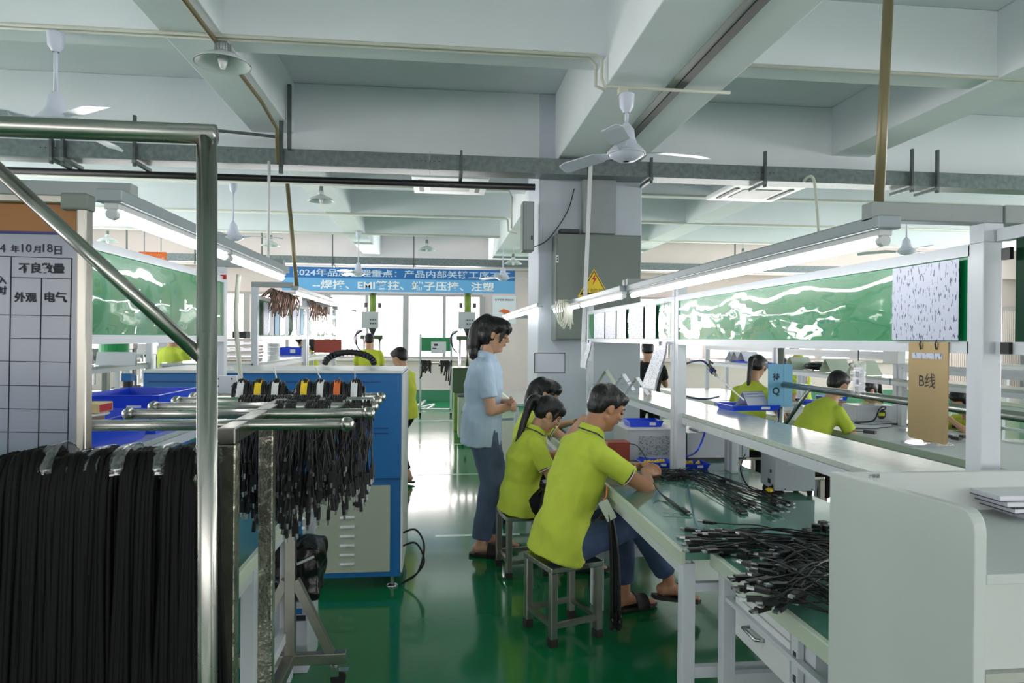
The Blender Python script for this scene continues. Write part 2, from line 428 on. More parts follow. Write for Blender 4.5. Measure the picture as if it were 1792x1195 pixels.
# ------------------------------------------------------------------ ceiling services
def tray(name, label, y, xs, z, hangers, h=.14, dpt=.22):
    t = thing(name, label, 'cable tray', (xs[0], y, z))
    n = max(1, round((xs[1]-xs[0])/3.0)); L = (xs[1]-xs[0])/n
    for k in range(n):
        a = xs[0]+k*L; b = a+L-.004
        obj('channel', G().box(a, y, z, b, y+.004, z+h).box(a, y+dpt, z, b, y+dpt+.004, z+h).box(a, y, z-.003, b, y+dpt, z), 'galv', t)
        g = G()
        for q in range(6): g.box(b-.12+q*.04, y-.0015, z+.07, b-.108+q*.04, y, z+.078)
        obj('bolt_row', g, 'boxdark', t, kind='stuff')
    for x, zt in hangers:
        gx = G().rod((x, y-.03, z-.07), (x, y-.03, zt), .035, .02)
        hg = obj('hanger', gx, 'galvdark', t)
        obj('bracket', G().rod((x, y-.05, z-.03), (x, y+dpt+.06, z-.03), .03, .03), 'galv', hg)
    return t
hx = lambda px: aY(px, 300, 6.2).x
tray('cable_tray', 'long galvanised cable tray running across the room in front of the big column', 6.2, (-6.5, 9.5), 3.03,
     [(hx(93), 3.2), (hx(113), 3.2), (hx(238), 3.40), (hx(807), 3.20), (hx(1336), 3.30), (hx(1592), 3.38), (hx(1636), 3.38), (hx(1138), 3.2)])
g = G().rod((hx(494), 6.15, 2.93), (hx(494), 6.15, 3.86), .045, .03)
single('strut', g, 'galvdark', 'left one of two tall galvanised ceiling struts above the left bench', 'ceiling strut', (hx(494), 6.15, 2.93))
g = G().rod((hx(508), 6.15, 3.15), (hx(508), 6.15, 3.72), .04, .03)
single('strut', g, 'galvdark', 'right, darker one of two tall galvanised ceiling struts above the left bench', 'ceiling strut', (hx(508), 6.15, 3.1))
tray('cable_tray', 'far galvanised cable tray above the blue banner and windows', 14.2, (-8.5, 9.5), 3.0,
     [(-6.2, 3.87), (-4.9, 3.87), (-3.6, 3.87), (-2.2, 3.87), (-.55, 3.87), (3.9, 3.87), (6.4, 3.87)], h=.15)
# black pipe under the near tray
single('pipe', G().cyl((-4.6, 6.455, 2.955), (.90, 6.455, 2.955), .032, n=10), 'black', 'black pipe running just under the near cable tray', 'pipe', (-4.6, 6.48, 2.95), smooth=True)
single('pipe', G().tube(bez([(-4.0, 6.1, 3.30), (-3.2, 6.1, 3.32), (-2.0, 6.1, 3.28), (-1.42, 6.1, 3.24)]), .014), 'galvdark', 'thin grey brown conduit lying above the near cable tray', 'pipe', (-4, 6.1, 3.3), smooth=True)
def conduit(pts, label, r=.012, mt='pvc', n=8, nm='conduit'):
    return single(nm, G().tube(pts, r, n), mt, label, 'conduit', pts[0], smooth=True)
conduit([(-8.5, 4.42, 3.385), (1.02, 4.42, 3.385), (1.06, 4.42, 3.36), (1.06, 4.42, 3.23), (1.08, 4.42, 3.185), (1.16, 4.42, 3.18), (1.95, 4.42, 3.18)], 'upper cream conduit running along the nearest cross beam and down the big beam')
conduit([(-8.5, 4.47, 3.385), (.98, 4.47, 3.385), (1.03, 4.47, 3.34), (1.03, 4.47, 3.2), (1.1, 4.47, 3.175)], 'lower cream conduit running along the nearest cross beam')
conduit([(2.0, 4.45, 3.385), (9.1, 4.45, 3.385)], 'cream conduit along the cross beam right of the big beam', .014)
conduit([(-8.5, 8.58, 3.385), (.86, 8.58, 3.385), (.9, 8.58, 3.3), (.9, 8.58, 2.9)], 'cream conduit bending down left of the column', .014)
conduit([(2.1, 8.58, 3.385), (9.1, 8.58, 3.385)], 'cream conduit on the cross beam behind the column, right side', .014)
conduit([(-8.5, 10.58, 3.385), (1.0, 10.58, 3.385), (1.05, 10.58, 3.35), (1.06, 10.58, 3.18), (1.2, 10.58, 3.15)], 'cream conduit on the cross beam above the far benches', .016)
conduit([(2.1, 10.58, 3.385), (9.1, 10.58, 3.385)], 'cream conduit crossing above the right hand light bar', .016)
conduit([(-8.5, 12.58, 3.385), (9.1, 12.58, 3.385)], 'farthest cream conduit, above the beige wall', .016)
conduit([(-1.43, -1, 3.37), (-1.43, 5.6, 3.37), (-1.42, 6.05, 3.30), (-1.42, 6.1, 3.0)], 'brown conduit along the left ceiling beam bending down to the tray', .016, 'pole')
single('pole', G().cyl(aY(1555, -8, 1.62), aY(1537, 378, 1.62), .0125, n=12), 'pole', 'brown metal pole hanging down to the right bench light arm', 'pole', aY(1537, 378, 1.62), smooth=True)
single('pole', G().cyl(aY(503, 322, 6.1), aY(521, 520, 6.1), .018, n=8), 'pole', 'slim grey pole slanting down over the far left bench', 'pole', aY(521, 520, 6.1), smooth=True)
single('conduit', G().rod(aY(1034, 278, 6.17), aY(1019, 640, 6.0), .032, .032), 'white', 'square white riser beside the electrical cabinet', 'conduit', aY(1019, 640, 5.95))
single('conduit', G().tube(bez([aY(1406, 318, 6.19), aY(1412, 311, 6.15), aY(1420, 309, 6.12), aY(1426, 325, 6.12), aY(1433, 408, 6.12)]), .014, 8), 'pvc', 'cream hooked pipe hanging from the near tray on the right', 'conduit', aY(1433, 408, 5.9), smooth=True)
single('conduit', G().tube([aY(471, 282, 6.19), aY(469, 480, 6.19)], .013, 8), 'white', 'thin white pipe dropping from the near tray left of the struts', 'conduit', aY(469, 480, 6), smooth=True)
single('conduit', G().tube(bez([aY(1005, 330, 6.45), aY(992, 372, 6.45), aY(960, 418, 6.45), aY(935, 432, 6.45)]), .005, 6), 'black', 'loose black wire drooping across the top of the column', 'wire', aY(1005, 330, 6.45), smooth=True)
# bell shaped high bay lamps
def bell_lamp(px, py, Y, label, r=.17, glow=False, top=None):
    p = aY(px, py, Y); s = r/.17
    t = thing('pendant_lamp', label, 'lamp', p, 'bell shaped lamps under the ceiling')
    obj('lamp_shade', G().lathe([(.170*s, 0), (.168*s, .008*s), (.12*s, .045*s), (.06*s, .07*s), (.055*s, .075*s), (.055*s, .068*s), (.11*s, .038*s), (.165*s, .0)], n=32), 'lampshade', t, smooth=True, local=True)
    hs = obj('heat_sink', G().cyl((0, 0, .07*s), (0, 0, .13*s), .04*s, .036*s, 20), 'lampshade', t, smooth=True, local=True)
    for k in range(14):
        a = 2*PI*k/14; obj('fin', G().obox((math.cos(a)*.042*s, math.sin(a)*.042*s, .1*s), (math.cos(a)*.008*s, math.sin(a)*.008*s, 0), (-math.sin(a)*.0015*s, math.cos(a)*.0015*s, 0), (0, 0, .03*s)), 'fixture', hs, local=True) if Y < 6 else None
    obj('socket', G().cyl((0, 0, .13*s), (0, 0, .19*s), .028*s, .024*s, 14), 'cabinetgrey', t, smooth=True, local=True)
    obj('bulb', G().cyl((0, 0, -.025*s), (0, 0, .04*s), .015*s, .035*s, 14), 'white', t, smooth=True, local=True)
    zt = (top or 3.39)-p.z
    if zt > .19*s+.01: obj('rod', G().cyl((0, 0, .185*s), (0, 0, zt), .008), 'pvc', t, smooth=True, local=True)
    return t
bell_lamp(390, 113, 4.5, 'nearest bell lamp, at the top left under the nearest cross beam', .172)
bell_lamp(562, 352, 8.7, 'bell lamp left of the column between the two cable trays', .165)
bell_lamp(747, 438, 12.6, 'bell lamp hanging in front of the beige far wall, above the banner', .17)
bell_lamp(474, 430, 12.6, 'bell lamp beside the thin white pipe over the far left', .17)
bell_lamp(188, 423, 12.6, 'bell lamp seen over the orange sign behind the left board', .17)
bell_lamp(898, 462, 12.6, 'bell lamp close to the left side of the column', .17)
bell_lamp(1300, 452, 12.6, 'bell lamp half hidden above the right hand light bar', .17)
# ceiling fans
def fan(p, label, drop, blade_a, r=.62, s=1.0, grp='ceiling fans'):
    t = thing('ceiling_fan', label, 'ceiling fan', p, grp)
    obj('motor', G().lathe([(.02*s, -.055*s), (.06*s, -.05*s), (.11*s, -.02*s), (.12*s, .0), (.11*s, .02*s), (.07*s, .06*s), (.055*s, .1*s), (.05*s, .15*s), (.02*s, .19*s)], n=28), 'fan', t, smooth=True, local=True)
    obj('motor_trim', G().lathe([(.118*s, -.012*s), (.124*s, -.01*s), (.124*s, .006*s), (.118*s, .008*s)], n=28), 'boxgrey', t, smooth=True, local=True)
    obj('downrod', G().cyl((0, 0, .18*s), (0, 0, drop), .012*s, n=10), 'fan', t, smooth=True, local=True)
    obj('canopy', G().lathe([(.02, drop-.12*s), (.045*s, drop-.08*s), (.05*s, drop)], n=18), 'fan', t, smooth=True, local=True)
    for k in range(3):
        a = blade_a+2*PI*k/3; d = V((math.cos(a), math.sin(a), 0)); q = V((-math.sin(a), math.cos(a), 0)); u = V((0, 0, 1))
        g = G(); prev = None
        for (rr, w_, z_) in ((.11, .02, .0), (.2, .03, .01), (.24, .062, .012), (.5, .066, .005), (r-.02, .055, -.005), (r, .03, -.006)):
            c = d*rr+u*z_; A = g.ring([c-q*w_-u*.012, c+q*w_+u*.012, c+q*w_+u*.017, c-q*w_-u*.007])
            if prev: g.bridge(prev, A)
            else: g.f.append(tuple(A))
            prev = A
        g.f.append(tuple(reversed(prev))); obj('blade', g, 'fan', t, local=True)
    return t
fan(aY(1096, 268, 4.3), 'white ceiling fan hanging from the big beam in front of the column', .38, R(5), .58)
single('conduit', G().obox(aY(1090, 160, 4.40), (.03, 0, 0), (0, .03, 0), (0, 0, .02)), 'pvc', 'small cream junction box above the nearest fan', 'junction box', aY(1090, 160, 4.4)).name = 'junction_box'
p = aY(97, 215, 4.5)
fan(p, 'white ceiling fan at the far left whose thin rod rises to the cross beam', 3.38-p.z, R(200), .6)
p = aY(408, 415, 8.7); fan(p, 'small white fan seen beside the steel frame over the left benches', 3.39-p.z, R(0), .6)
p = aY(627, 478, 12.4); fan(p, 'far white fan hanging in front of the blue banner, middle', 3.39-p.z, R(3), .6)
p = aY(880, 486, 12.4); fan(p, 'far white fan hanging in front of the right end of the banner', 3.39-p.z, R(10), .6)
p = aY(1586, 440, 8.6); fan(p, 'white fan seen above the green board on the right', 3.39-p.z, R(20), .6)
# ceiling cassette air conditioners
def cassette(x, y, z, label, w_=.85, d_=.85):
    t = thing('air_conditioner', label, 'air conditioner', (x, y, z))
    obj('frame', G().box(x, y, z, x+w_, y+d_, z+.05), 'white', t, bevel=.01)
    obj('body', G().box(x+.06, y+.06, z+.05, x+w_-.06, y+d_-.06, SLAB), 'greymetal', t)
    obj('grille', G().box(x+.2, y+.2, z-.006, x+w_-.2, y+d_-.2, z), 'cabinetgrey', t)
    for a in (.07, w_-.13): obj('louvre', G().box(x+a, y+.15, z-.008, x+a+.05, y+d_-.15, z), 'boxdark', t)
cassette(-.32, 7.4, 3.24, 'white ceiling cassette air conditioner left of the column')
cassette(3.25, 7.2, 3.22, 'white ceiling cassette air conditioner right of the column')
# ------------------------------------------------------------------ column fittings
p0 = aY(966, 415, 6.49); p1 = aY(1108, 596, 6.49)
t = thing('electrical_cabinet', 'grey wall mounted electrical cabinet with a yellow hazard triangle on the column', 'cabinet', (p0.x, 6.5, p1.z))
obj('body', G().box(p0.x, 6.25, p1.z, p1.x, 6.5, p0.z), 'cabinetgrey', t, bevel=.006)
obj('door', G().box(p0.x+.012, 6.232, p1.z+.012, p1.x-.012, 6.25, p0.z-.012), 'cabinetgrey', t, bevel=.004)
q = aY(975, 453, 6.23); lk = obj('lock', G().box(q.x-.012, 6.222, q.z-.035, q.x+.012, 6.232, q.z+.035), 'white', t)
obj('keyhole', G().box(q.x-.005, 6.220, q.z-.02, q.x+.005, 6.222, q.z-.005).box(q.x-.005, 6.220, q.z+.006, q.x+.005, 6.222, q.z+.018), 'black', lk)
a = aY(1040, 470, 6.22)
def tri(cx, cz, s, y): return [(cx-s, y, cz-s*.95), (cx+s, y, cz-s*.95), (cx, y, cz+s*.78)]
sg = obj('warning_sign', G().prism(tri(a.x, a.z-.12, .155, 6.231), (0, -.002, 0)), 'yellow', t)
obj('sign_border', G().prism(tri(a.x, a.z-.12, .135, 6.2285), (0, -.001, 0)), 'black', sg)
obj('sign_face', G().prism(tri(a.x, a.z-.12, .115, 6.2273), (0, -.001, 0)), 'yellow', sg)
bx, bz = a.x, a.z-.10
obj('lightning_bolt', G().prism([(bx+.02, 6.2262, bz+.06), (bx-.022, 6.2262, bz-.002), (bx, 6.2262, bz), (bx-.012, 6.2262, bz-.055), (bx+.025, 6.2262, bz+.012), (bx+.004, 6.2262, bz+.012)], (0, -.001, 0)), 'red', sg)
text('有电危险', .17, (a.x, 6.2262, bz-.105), (1, 0, 0), (0, 0, 1), 'black', sg)
p0 = aY(1017, 328, 6.49); p1 = aY(1073, 412, 6.49)
single('duct', G().box(p0.x, 6.38, p1.z, p1.x, 6.5, 3.2), 'greymetal', 'grey metal duct entering the top of the electrical cabinet', 'duct', (p0.x, 6.4, p1.z), bevel=.004)
p0 = aY(978, 402, 6.45); single('vent_box', G().box(p0.x, 6.38, p0.z-.04, p0.x+.19, 6.5, p0.z), 'boxdark', 'small dark box on top of the electrical cabinet', 'box', (p0.x, 6.4, p0.z-.04), bevel=.004)
p0 = aY(912, 357, 6.48); p1 = aY(931, 442, 6.48)
t = thing('switch_box', 'tall narrow grey box fixed on the left edge of the column', 'box', (p0.x, 6.4, p1.z))
obj('body', G().box(p0.x, 6.34, p1.z, p1.x+.0, 6.52, p0.z), 'cabinetgrey', t, bevel=.005)
obj('cover', G().box(p0.x+.01, 6.33, p1.z+.01, p1.x-.01, 6.34, p0.z-.01), 'greymetal', t)
obj('key', G().box(p1.x-.03, 6.322, p1.z+.1, p1.x-.018, 6.33, p1.z+.14), 'black', t)
# framed sheet low on the column
p0 = aY(935, 617, 6.49); p1 = aY(989, 653, 6.49)
t = thing('notice', 'framed grey notice taped low on the column', 'notice', (p0.x, 6.49, p1.z))
obj('frame', G().box(p0.x, 6.485, p1.z, p1.x, 6.5, p0.z), 'boxdark', t)
obj('sheet', G().box(p0.x+.008, 6.482, p1.z+.008, p1.x-.008, 6.485, p0.z-.008), 'papergrey', t)
p0 = aY(952, 520, 6.3)
p = aY(1026, 612, 6.0)
t = thing('switch_box', 'white switch box with a round black knob on the riser by the column', 'box', (p.x, 5.9, p.z-.1))
obj('body', G().box(p.x-.06, 5.86, p.z-.10, p.x+.02, 5.93, p.z+.07), 'white', t, bevel=.004)
obj('knob', G().cyl((p.x-.02, 5.85, p.z), (p.x-.02, 5.86, p.z), .012, n=14), 'black', t)
# hank of cream wire in front of the cabinet
g = G()
for k in range(7):
    c = aY(983+k*2.2, 540, 5.2); g.tube(bez([c+V((-.02, 0, .07)), c+V((-.045+.01*k, .01*k, .0)), c+V((-.02+.008*k, 0, -.12-.02*(k % 3))), c+V((.02, 0, -.06)), c+V((.03, 0, .06))], 6), .007, 6)
single('wire_hank', g, 'pvc', 'looped hank of cream wire hanging under the right light bar before the cabinet', 'wire', aY(985, 560, 5.2), smooth=True).children
# banner
b0 = aY(494, 466, 14.1); b1 = aY(901, 514, 14.1)
t = thing('banner', 'long two tone blue banner with white Chinese lettering above the far windows', 'banner', (b0.x, 14.1, b1.z))
zm = (b0.z*.55+b1.z*.45)+.0; zt = b0.z; zb = b1.z
obj('upper_band', G().box(b0.x, 14.1, zm, b1.x, 14.106, zt), 'bannertop', t)
obj('lower_band', G().box(b0.x, 14.1, zb, b1.x, 14.106, zm), 'bannerlow', t)
text('2024年品质管理重点：产品内部关键工序工艺', (b1.x-b0.x)*.93, ((b0.x+b1.x)/2+.06, 14.097, (zt+zm)/2), (1, 0, 0), (0, 0, 1), 'palewriting', t, height=(zt-zm)*.72, bold=.012)
text('--焊接、EMI管控、端子压接、注塑', (b1.x-b0.x)*.78, ((b0.x+b1.x)/2+.08, 14.097, (zm+zb)/2), (1, 0, 0), (0, 0, 1), 'whitewriting', t, height=(zm-zb)*.72, bold=.02)
# orange molding sign
p0 = aY(242, 440, 10.5); p1 = aY(291, 463, 10.5)
t = thing('hanging_sign', 'orange hanging department sign seen over the left green board', 'sign', (p0.x, 10.5, p1.z))
obj('panel', G().box(p0.x, 10.5, p1.z-.02, p1.x, 10.52, p0.z), 'orange', t, bevel=.02)
text('MOLDING', .33, ((p0.x+p1.x)/2, 10.497, (p0.z+p1.z)/2-.02), (1, 0, 0), (0, 0, 1), 'white', t, name='lettering')
for x in (p0.x+.08, p1.x-.08): obj('rod', G().cyl((x, 10.51, p0.z), (x, 10.51, 3.4), .006), 'galv', t)
# poster on the far wall
p0 = aY(862, 517, 16.08); p1 = aY(903, 567, 16.08)
t = thing('poster', 'pale wall poster with black heading and a pointing hand, beside the column', 'poster', (p0.x, 16.09, p1.z))
obj('sheet', G().box(p0.x, 16.085, p1.z, p1.x, 16.097, p0.z), 'white', t)
text('科学管理 精细创造', (p1.x-p0.x)*.8, ((p0.x+p1.x)/2, 16.082, p0.z-.1), (1, 0, 0), (0, 0, 1), 'ink', t)
cx, cz = (p0.x+p1.x)/2, p1.z+.3
obj('hand_picture', G().prism([(cx-.15, 16.083, cz), (cx-.02, 16.083, cz+.06), (cx+.12, 16.083, cz+.02), (cx+.18, 16.083, cz-.12), (cx+.06, 16.083, cz-.1), (cx-.05, 16.083, cz-.03)], (0, -.001, 0)), 'orange', t)
# ------------------------------------------------------------------ people
def remesh(o, vox, it=4):
    r = o.modifiers.new('remesh', 'REMESH'); r.mode = 'VOXEL'; r.voxel_size = vox; r.use_smooth_shade = True
    s = o.modifiers.new('smooth', 'SMOOTH'); s.factor = .5; s.iterations = it
fold = bpy.data.textures.new('cloth_folds', 'CLOUDS'); fold.noise_scale = .085; fold.noise_depth = 1
def wrinkle(o, s):
    d = o.modifiers.new('folds', 'DISPLACE'); d.texture = fold; d.strength = s; d.mid_level = .5; d.texture_coords = 'LOCAL'
def ik(a, b, l1, l2, pole):
    """middle joint between a and b for bone lengths l1,l2 bending towards pole"""
    a, b = V(a), V(b); d = b-a; L = d.length
    if L > (l1+l2)*.999: b = a+d*((l1+l2)*.999/L); d = b-a; L = d.length
    x = (l1*l1-l2*l2+L*L)/(2*L); h = math.sqrt(max(0, l1*l1-x*x)); u = d.normalized()
    p = V(pole); p = p-u*p.dot(u); p = p.normalized() if p.length > 1e-5 else frame(u)[0]
    return a+u*x+p*h, b
def hand(g, wr, d, nrm, side, s=1., curl=.6, fist=False):
    """palm, four unequal fingers with two bends and a thumb from the side; nrm = palm side"""
    d = V(d).normalized(); nrm = V(nrm); nrm = (nrm-d*nrm.dot(d)).normalized(); q = d.cross(nrm)*side
    pc = wr+d*.045*s
    g.ell(pc, d*.052*s, q*.040*s, nrm*.016*s, 12, 8)
    g.cap(wr-d*.01, wr+d*.03*s, .024*s, .026*s, 10)
    for k, L in enumerate((.070, .079, .074, .058)):
        off = (-.029+.0193*k)*s; p = pc+d*.040*s+q*off*1.0
        a1 = curl*(.8+.1*k); p1 = p+(d*math.cos(a1)+nrm*math.sin(a1)+q*off*1.5).normalized()*L*.45*s
        a2 = a1+curl*1.1; p2 = p1+(d*math.cos(a2)+nrm*math.sin(a2)).normalized()*L*.33*s
        a3 = a2+curl*.7; p3 = p2+(d*math.cos(a3)+nrm*math.sin(a3)).normalized()*L*.25*s
        g.cap(p, p1, .0092*s, .0085*s, 8); g.cap(p1, p2, .0083*s, .0076*s, 8); g.cap(p2, p3, .0076*s, .0066*s, 8)
    t0 = wr+d*.022*s-q*.030*s; t1 = t0+(d*.6-q*.7+nrm*.35).normalized()*.036*s; t2 = t1+(d*.9-q*.1+nrm*.5).normalized()*.030*s
    g.cap(t0, t1, .0125*s, .0105*s, 8); g.cap(t1, t2, .0102*s, .0085*s, 8)
def foot(g, an, d, s=1., up=V((0, 0, 1))):
    d = V(d).normalized(); up = V(up); up = (up-d*up.dot(d)).normalized(); q = d.cross(up)
    h = an-up*.055*s-d*.03*s
    g.ball(h, .033*s, 10, 6)
    g.loft([(h-d*.02*s, q*.026*s, up*.026*s), (h+d*.03*s+up*.012*s, q*.032*s, up*.042*s), (h+d*.09*s+up*.004*s, q*.038*s, up*.030*s), (h+d*.15*s-up*.008*s, q*.046*s, up*.020*s), (h+d*.185*s-up*.013*s, q*.042*s, up*.014*s)], 12)
    for k in range(5):
        p = h+d*(.175-.006*k*k*.5)*s+q*(-.034+.017*k)*s*-1-up*.017*s; g.cap(p, p+d*(.032-.004*k)*s-up*.004*s, (.0135 if k == 0 else .0095)*s, (.012 if k == 0 else .008)*s, 8)
def person(label, loc, heading, J, shirt='lime', legs='jeans', skin='skin', hair='short', vox=.006, group=None, female=False, scale=1., hem=0., shoes='slipper', look=None, stripes=True, sl=.62, wide=1., badge=False):
    """J: joints in the figure's own frame (x forward, y left, z up)"""
    root = thing('person', label, 'person', loc, group, heading); s = scale
    L = dict(ls=.0, **{}) if False else {}
    pel, che, nek, hd = V(J['pelvis']), V(J['chest']), V(J['neck']), V(J['head'])
    f = V(J.get('face', (1, 0, 0))).normalized(); sd = V((0, 1, 0)); sd = V(J.get('side', sd)).normalized(); sw = J.get('sw', .19)*s
    sf = (sd-f*sd.dot(f)).normalized(); u = f.cross(sf).normalized()
    if u.z < 0: u = -u
    g = G()
    # head
    g.ell(hd+u*.022*s-f*.012*s, f*.095*s, sf*.076*s, u*.088*s, 18, 12)
    g.ell(hd-u*.035*s+f*.022*s, f*.064*s, sf*.056*s, u*.078*s, 14, 10)
    g.cap(hd+f*.064*s-u*.092*s, hd+f*.04*s-u*.098*s, .020*s, .026*s, 10)
    for q in (1, -1):
        g.cap(hd+f*.045*s-u*.088*s+sf*q*.015*s, hd-f*.01*s-u*.055*s+sf*q*.05*s, .018*s, .016*s, 8)
        g.ball(hd+f*.062*s-u*.022*s+sf*q*.034*s, .019*s, 10, 6)
        g.cap(hd+f*.078*s+u*.022*s+sf*q*.012*s, hd+f*.068*s+u*.02*s+sf*q*.042*s, .010*s, .009*s, 8)
        g.ell(hd-u*.010*s-f*.008*s+sf*q*.075*s, f*.017*s+sf*q*.004*s, sf*.007*s, u*.031*s-f*.006*s, 10, 8)
    g.cap(hd+f*.082*s+u*.012*s, hd+f*.103*s-u*.022*s, .0075*s, .0105*s, 8)
    g.ball(hd+f*.094*s-u*.026*s+sf*.009*s, .0085*s, 8, 6); g.ball(hd+f*.094*s-u*.026*s-sf*.009*s, .0085*s, 8, 6)
    g.ell(hd+f*.080*s-u*.052*s, f*.012*s, sf*.022*s, u*.013*s, 10, 6)
    nr = (.050 if female else .060)*s
    g.cap(nek, hd-u*.055*s-f*.022*s, nr, nr*.93, 14)
    # torso under the shirt
    sp = (nek-che).normalized(); lo = (che-pel).normalized(); fw = lambda t: sd.cross(t).normalized()*1.0
    def fwd(t): q = sd.cross(t); return (q if q.x*1 > -9 else q).normalized()
    wd = wide*s
    secs = [(pel-lo*.06*s, sd*.135*wd, fwd(lo)*.10*s), (pel+lo*.04*s, sd*.15*wd, fwd(lo)*.115*s), ((pel*.55+che*.45), sd*.132*wd, fwd(lo)*.10*s),
            (che, sd*.150*wd, fwd(sp)*.112*s), (che+(nek-che)*.55, sd*(sw*.86), fwd(sp)*.098*s), (che+(nek-che)*.82, sd*(sw*.62), fwd(sp)*.078*s), (nek, sd*.06*s, fwd(sp)*.06*s)]
    g.loft([(c, a*.93, b*.93) for c, a, b in secs], 20)
    sh = {}; joints = {}
    for q, n_ in ((1, 'L'), (-1, 'R')):
        S = V(J['sh'+n_]) if 'sh'+n_ in J else che+(nek-che)*.62+sd*q*sw*.93
        W = V(J['wr'+n_]); E, W = ik(S, W, .285*s, .25*s, J.get('po'+n_, (-.3, q*.6, -1)))
        g.cap(S, E, .043*s, .036*s, 12); g.cap(E, E+(W-E)*.35, .037*s, .037*s, 12); g.cap(E+(W-E)*.35, W, .037*s, .0235*s, 12)
        hdv = J.get('hd'+n_, tuple(W-E)); hand(g, W, hdv, J.get('pn'+n_, (0, -q, -.4)), q*J.get('flip', 1), s*(.92 if female else 1.0), J.get('curl', .55))
        H = V(pel)+sd*q*.09*s-lo*.03*s; A = V(J['an'+n_]); Kn, A = ik(H, A, .42*s, .41*s, J.get('kp'+n_, (1, 0, .6)))
        g.cap(H, Kn, .078*s, .05*s, 12); g.cap(Kn, Kn+(A-Kn)*.4, .048*s, .047*s, 12); g.cap(Kn+(A-Kn)*.4, A, .047*s, .032*s, 12); g.cap(A, A-V((0, 0, .02)), .034*s, .034*s, 10)
        fd = V(J.get('fd'+n_, (1, q*.12, 0))); foot(g, A, fd, s, J.get('fu'+n_, (0, 0, 1)))
        sh[n_] = (S, E, W); joints[n_] = (H, Kn, A, fd)
    b = obj('body', g, skin, root, local=True); remesh(b, vox, 5)
    # shirt
    g = G(); lw = J.get('legw', 1.)*s; hipw = max(.172*wd, .09*s+.096*lw+.012); hipd = max(.142*s, .096*lw+.030)
    g.loft([(pel-lo*(.05+hem)*s, sd*hipw, fwd(lo)*hipd), (pel-lo*.02*s, sd*hipw*.99, fwd(lo)*hipd*.98)]+[(c, a*(1+.02/.15), b*(1+.022/.1)) for c, a, b in secs[1:-1]]+[(nek-sp*.012*s, sd*.066*s, fwd(sp)*.066*s)], 22)
    for n_ in 'LR':
        S, E, W = sh[n_]; e = S+(E-S)*sl; g.ball(S, .060*s, 14, 8); g.cyl(S, e, .060*s, .058*s, 16)
        g.cap(che+(nek-che)*.75+(S-che-(nek-che)*.75)*.2, S, .062*s, .058*s, 12)
    sh_o = obj('shirt', g, shirt, root, local=True); remesh(sh_o, max(vox, .007), 4); wrinkle(sh_o, .014 if vox < .008 else .018)
    if vox < .008:
        # collar with stripe and cuff stripes
        cg = G(); n = 22; rings = []
        fn = (f*.6+fwd(sp)*.4).normalized()
        for (rr, hh) in ((.068, -.012), (.072, .012), (.064, .034), (.060, .034), (.062, .0)):
            rings.append(cg.ring([nek+sd*math.cos(2*PI*k/n)*rr*s+fwd(sp)*math.sin(2*PI*k/n)*rr*s+sp*(hh-.020*max(0, math.sin(2*PI*k/n)))*s for k in range(n)]))
        for a, c in zip(rings, rings[1:]): cg.bridge(a, c)
        co = obj('collar', cg, shirt, root, smooth=True, local=True)
        if stripes:
            cs = G(); A = cs.ring([nek+sd*math.cos(2*PI*k/n)*.0725*s+fwd(sp)*math.sin(2*PI*k/n)*.0725*s+sp*(.004-.020*max(0, math.sin(2*PI*k/n)))*s for k in range(n)])
            B = cs.ring([nek+sd*math.cos(2*PI*k/n)*.0735*s+fwd(sp)*math.sin(2*PI*k/n)*.0735*s+sp*(-.003-.020*max(0, math.sin(2*PI*k/n)))*s for k in range(n)]); cs.bridge(A, B)
            obj('collar_stripe', cs, 'navy', co, smooth=True, local=True)
            for n_ in 'LR':
                S, E, W = sh[n_]; d = (E-S); e = S+d*sl; dn = d.normalized()
                for k, (mt, a0) in enumerate((('navy', -.016), ('white', -.009), ('red', -.004))):
                    obj('cuff_stripe', G().cyl(e+dn*a0*s, e+dn*(a0+(.006, .005, .003)[k])*s, .0605*s, .0603*s, 18), mt, sh_o, local=True, smooth=False)
    # trousers
    g = G(); g.loft([(pel-lo*.08*s, sd*.135*wd, fwd(lo)*.115*s), (pel-lo*.02*s, sd*.158*wd, fwd(lo)*.130*s), (pel+lo*.09*s, sd*.146*wd, fwd(lo)*.116*s)], 20)
    lw = J.get('legw', 1.)*s
    for n_ in 'LR':
        H, Kn, A, fd = joints[n_]; e = A+(Kn-A)*J.get('cuff', .10)
        g.cap(H, Kn, .096*lw, .067*lw, 14); g.cap(Kn, Kn+(e-Kn)*.3, .067*lw, .066*lw, 14); g.cyl(Kn, e, .066*lw, .056*lw, 16)
    tr = obj('trousers', g, legs, root, local=True); remesh(tr, max(vox, .008), 4); wrinkle(tr, .012)
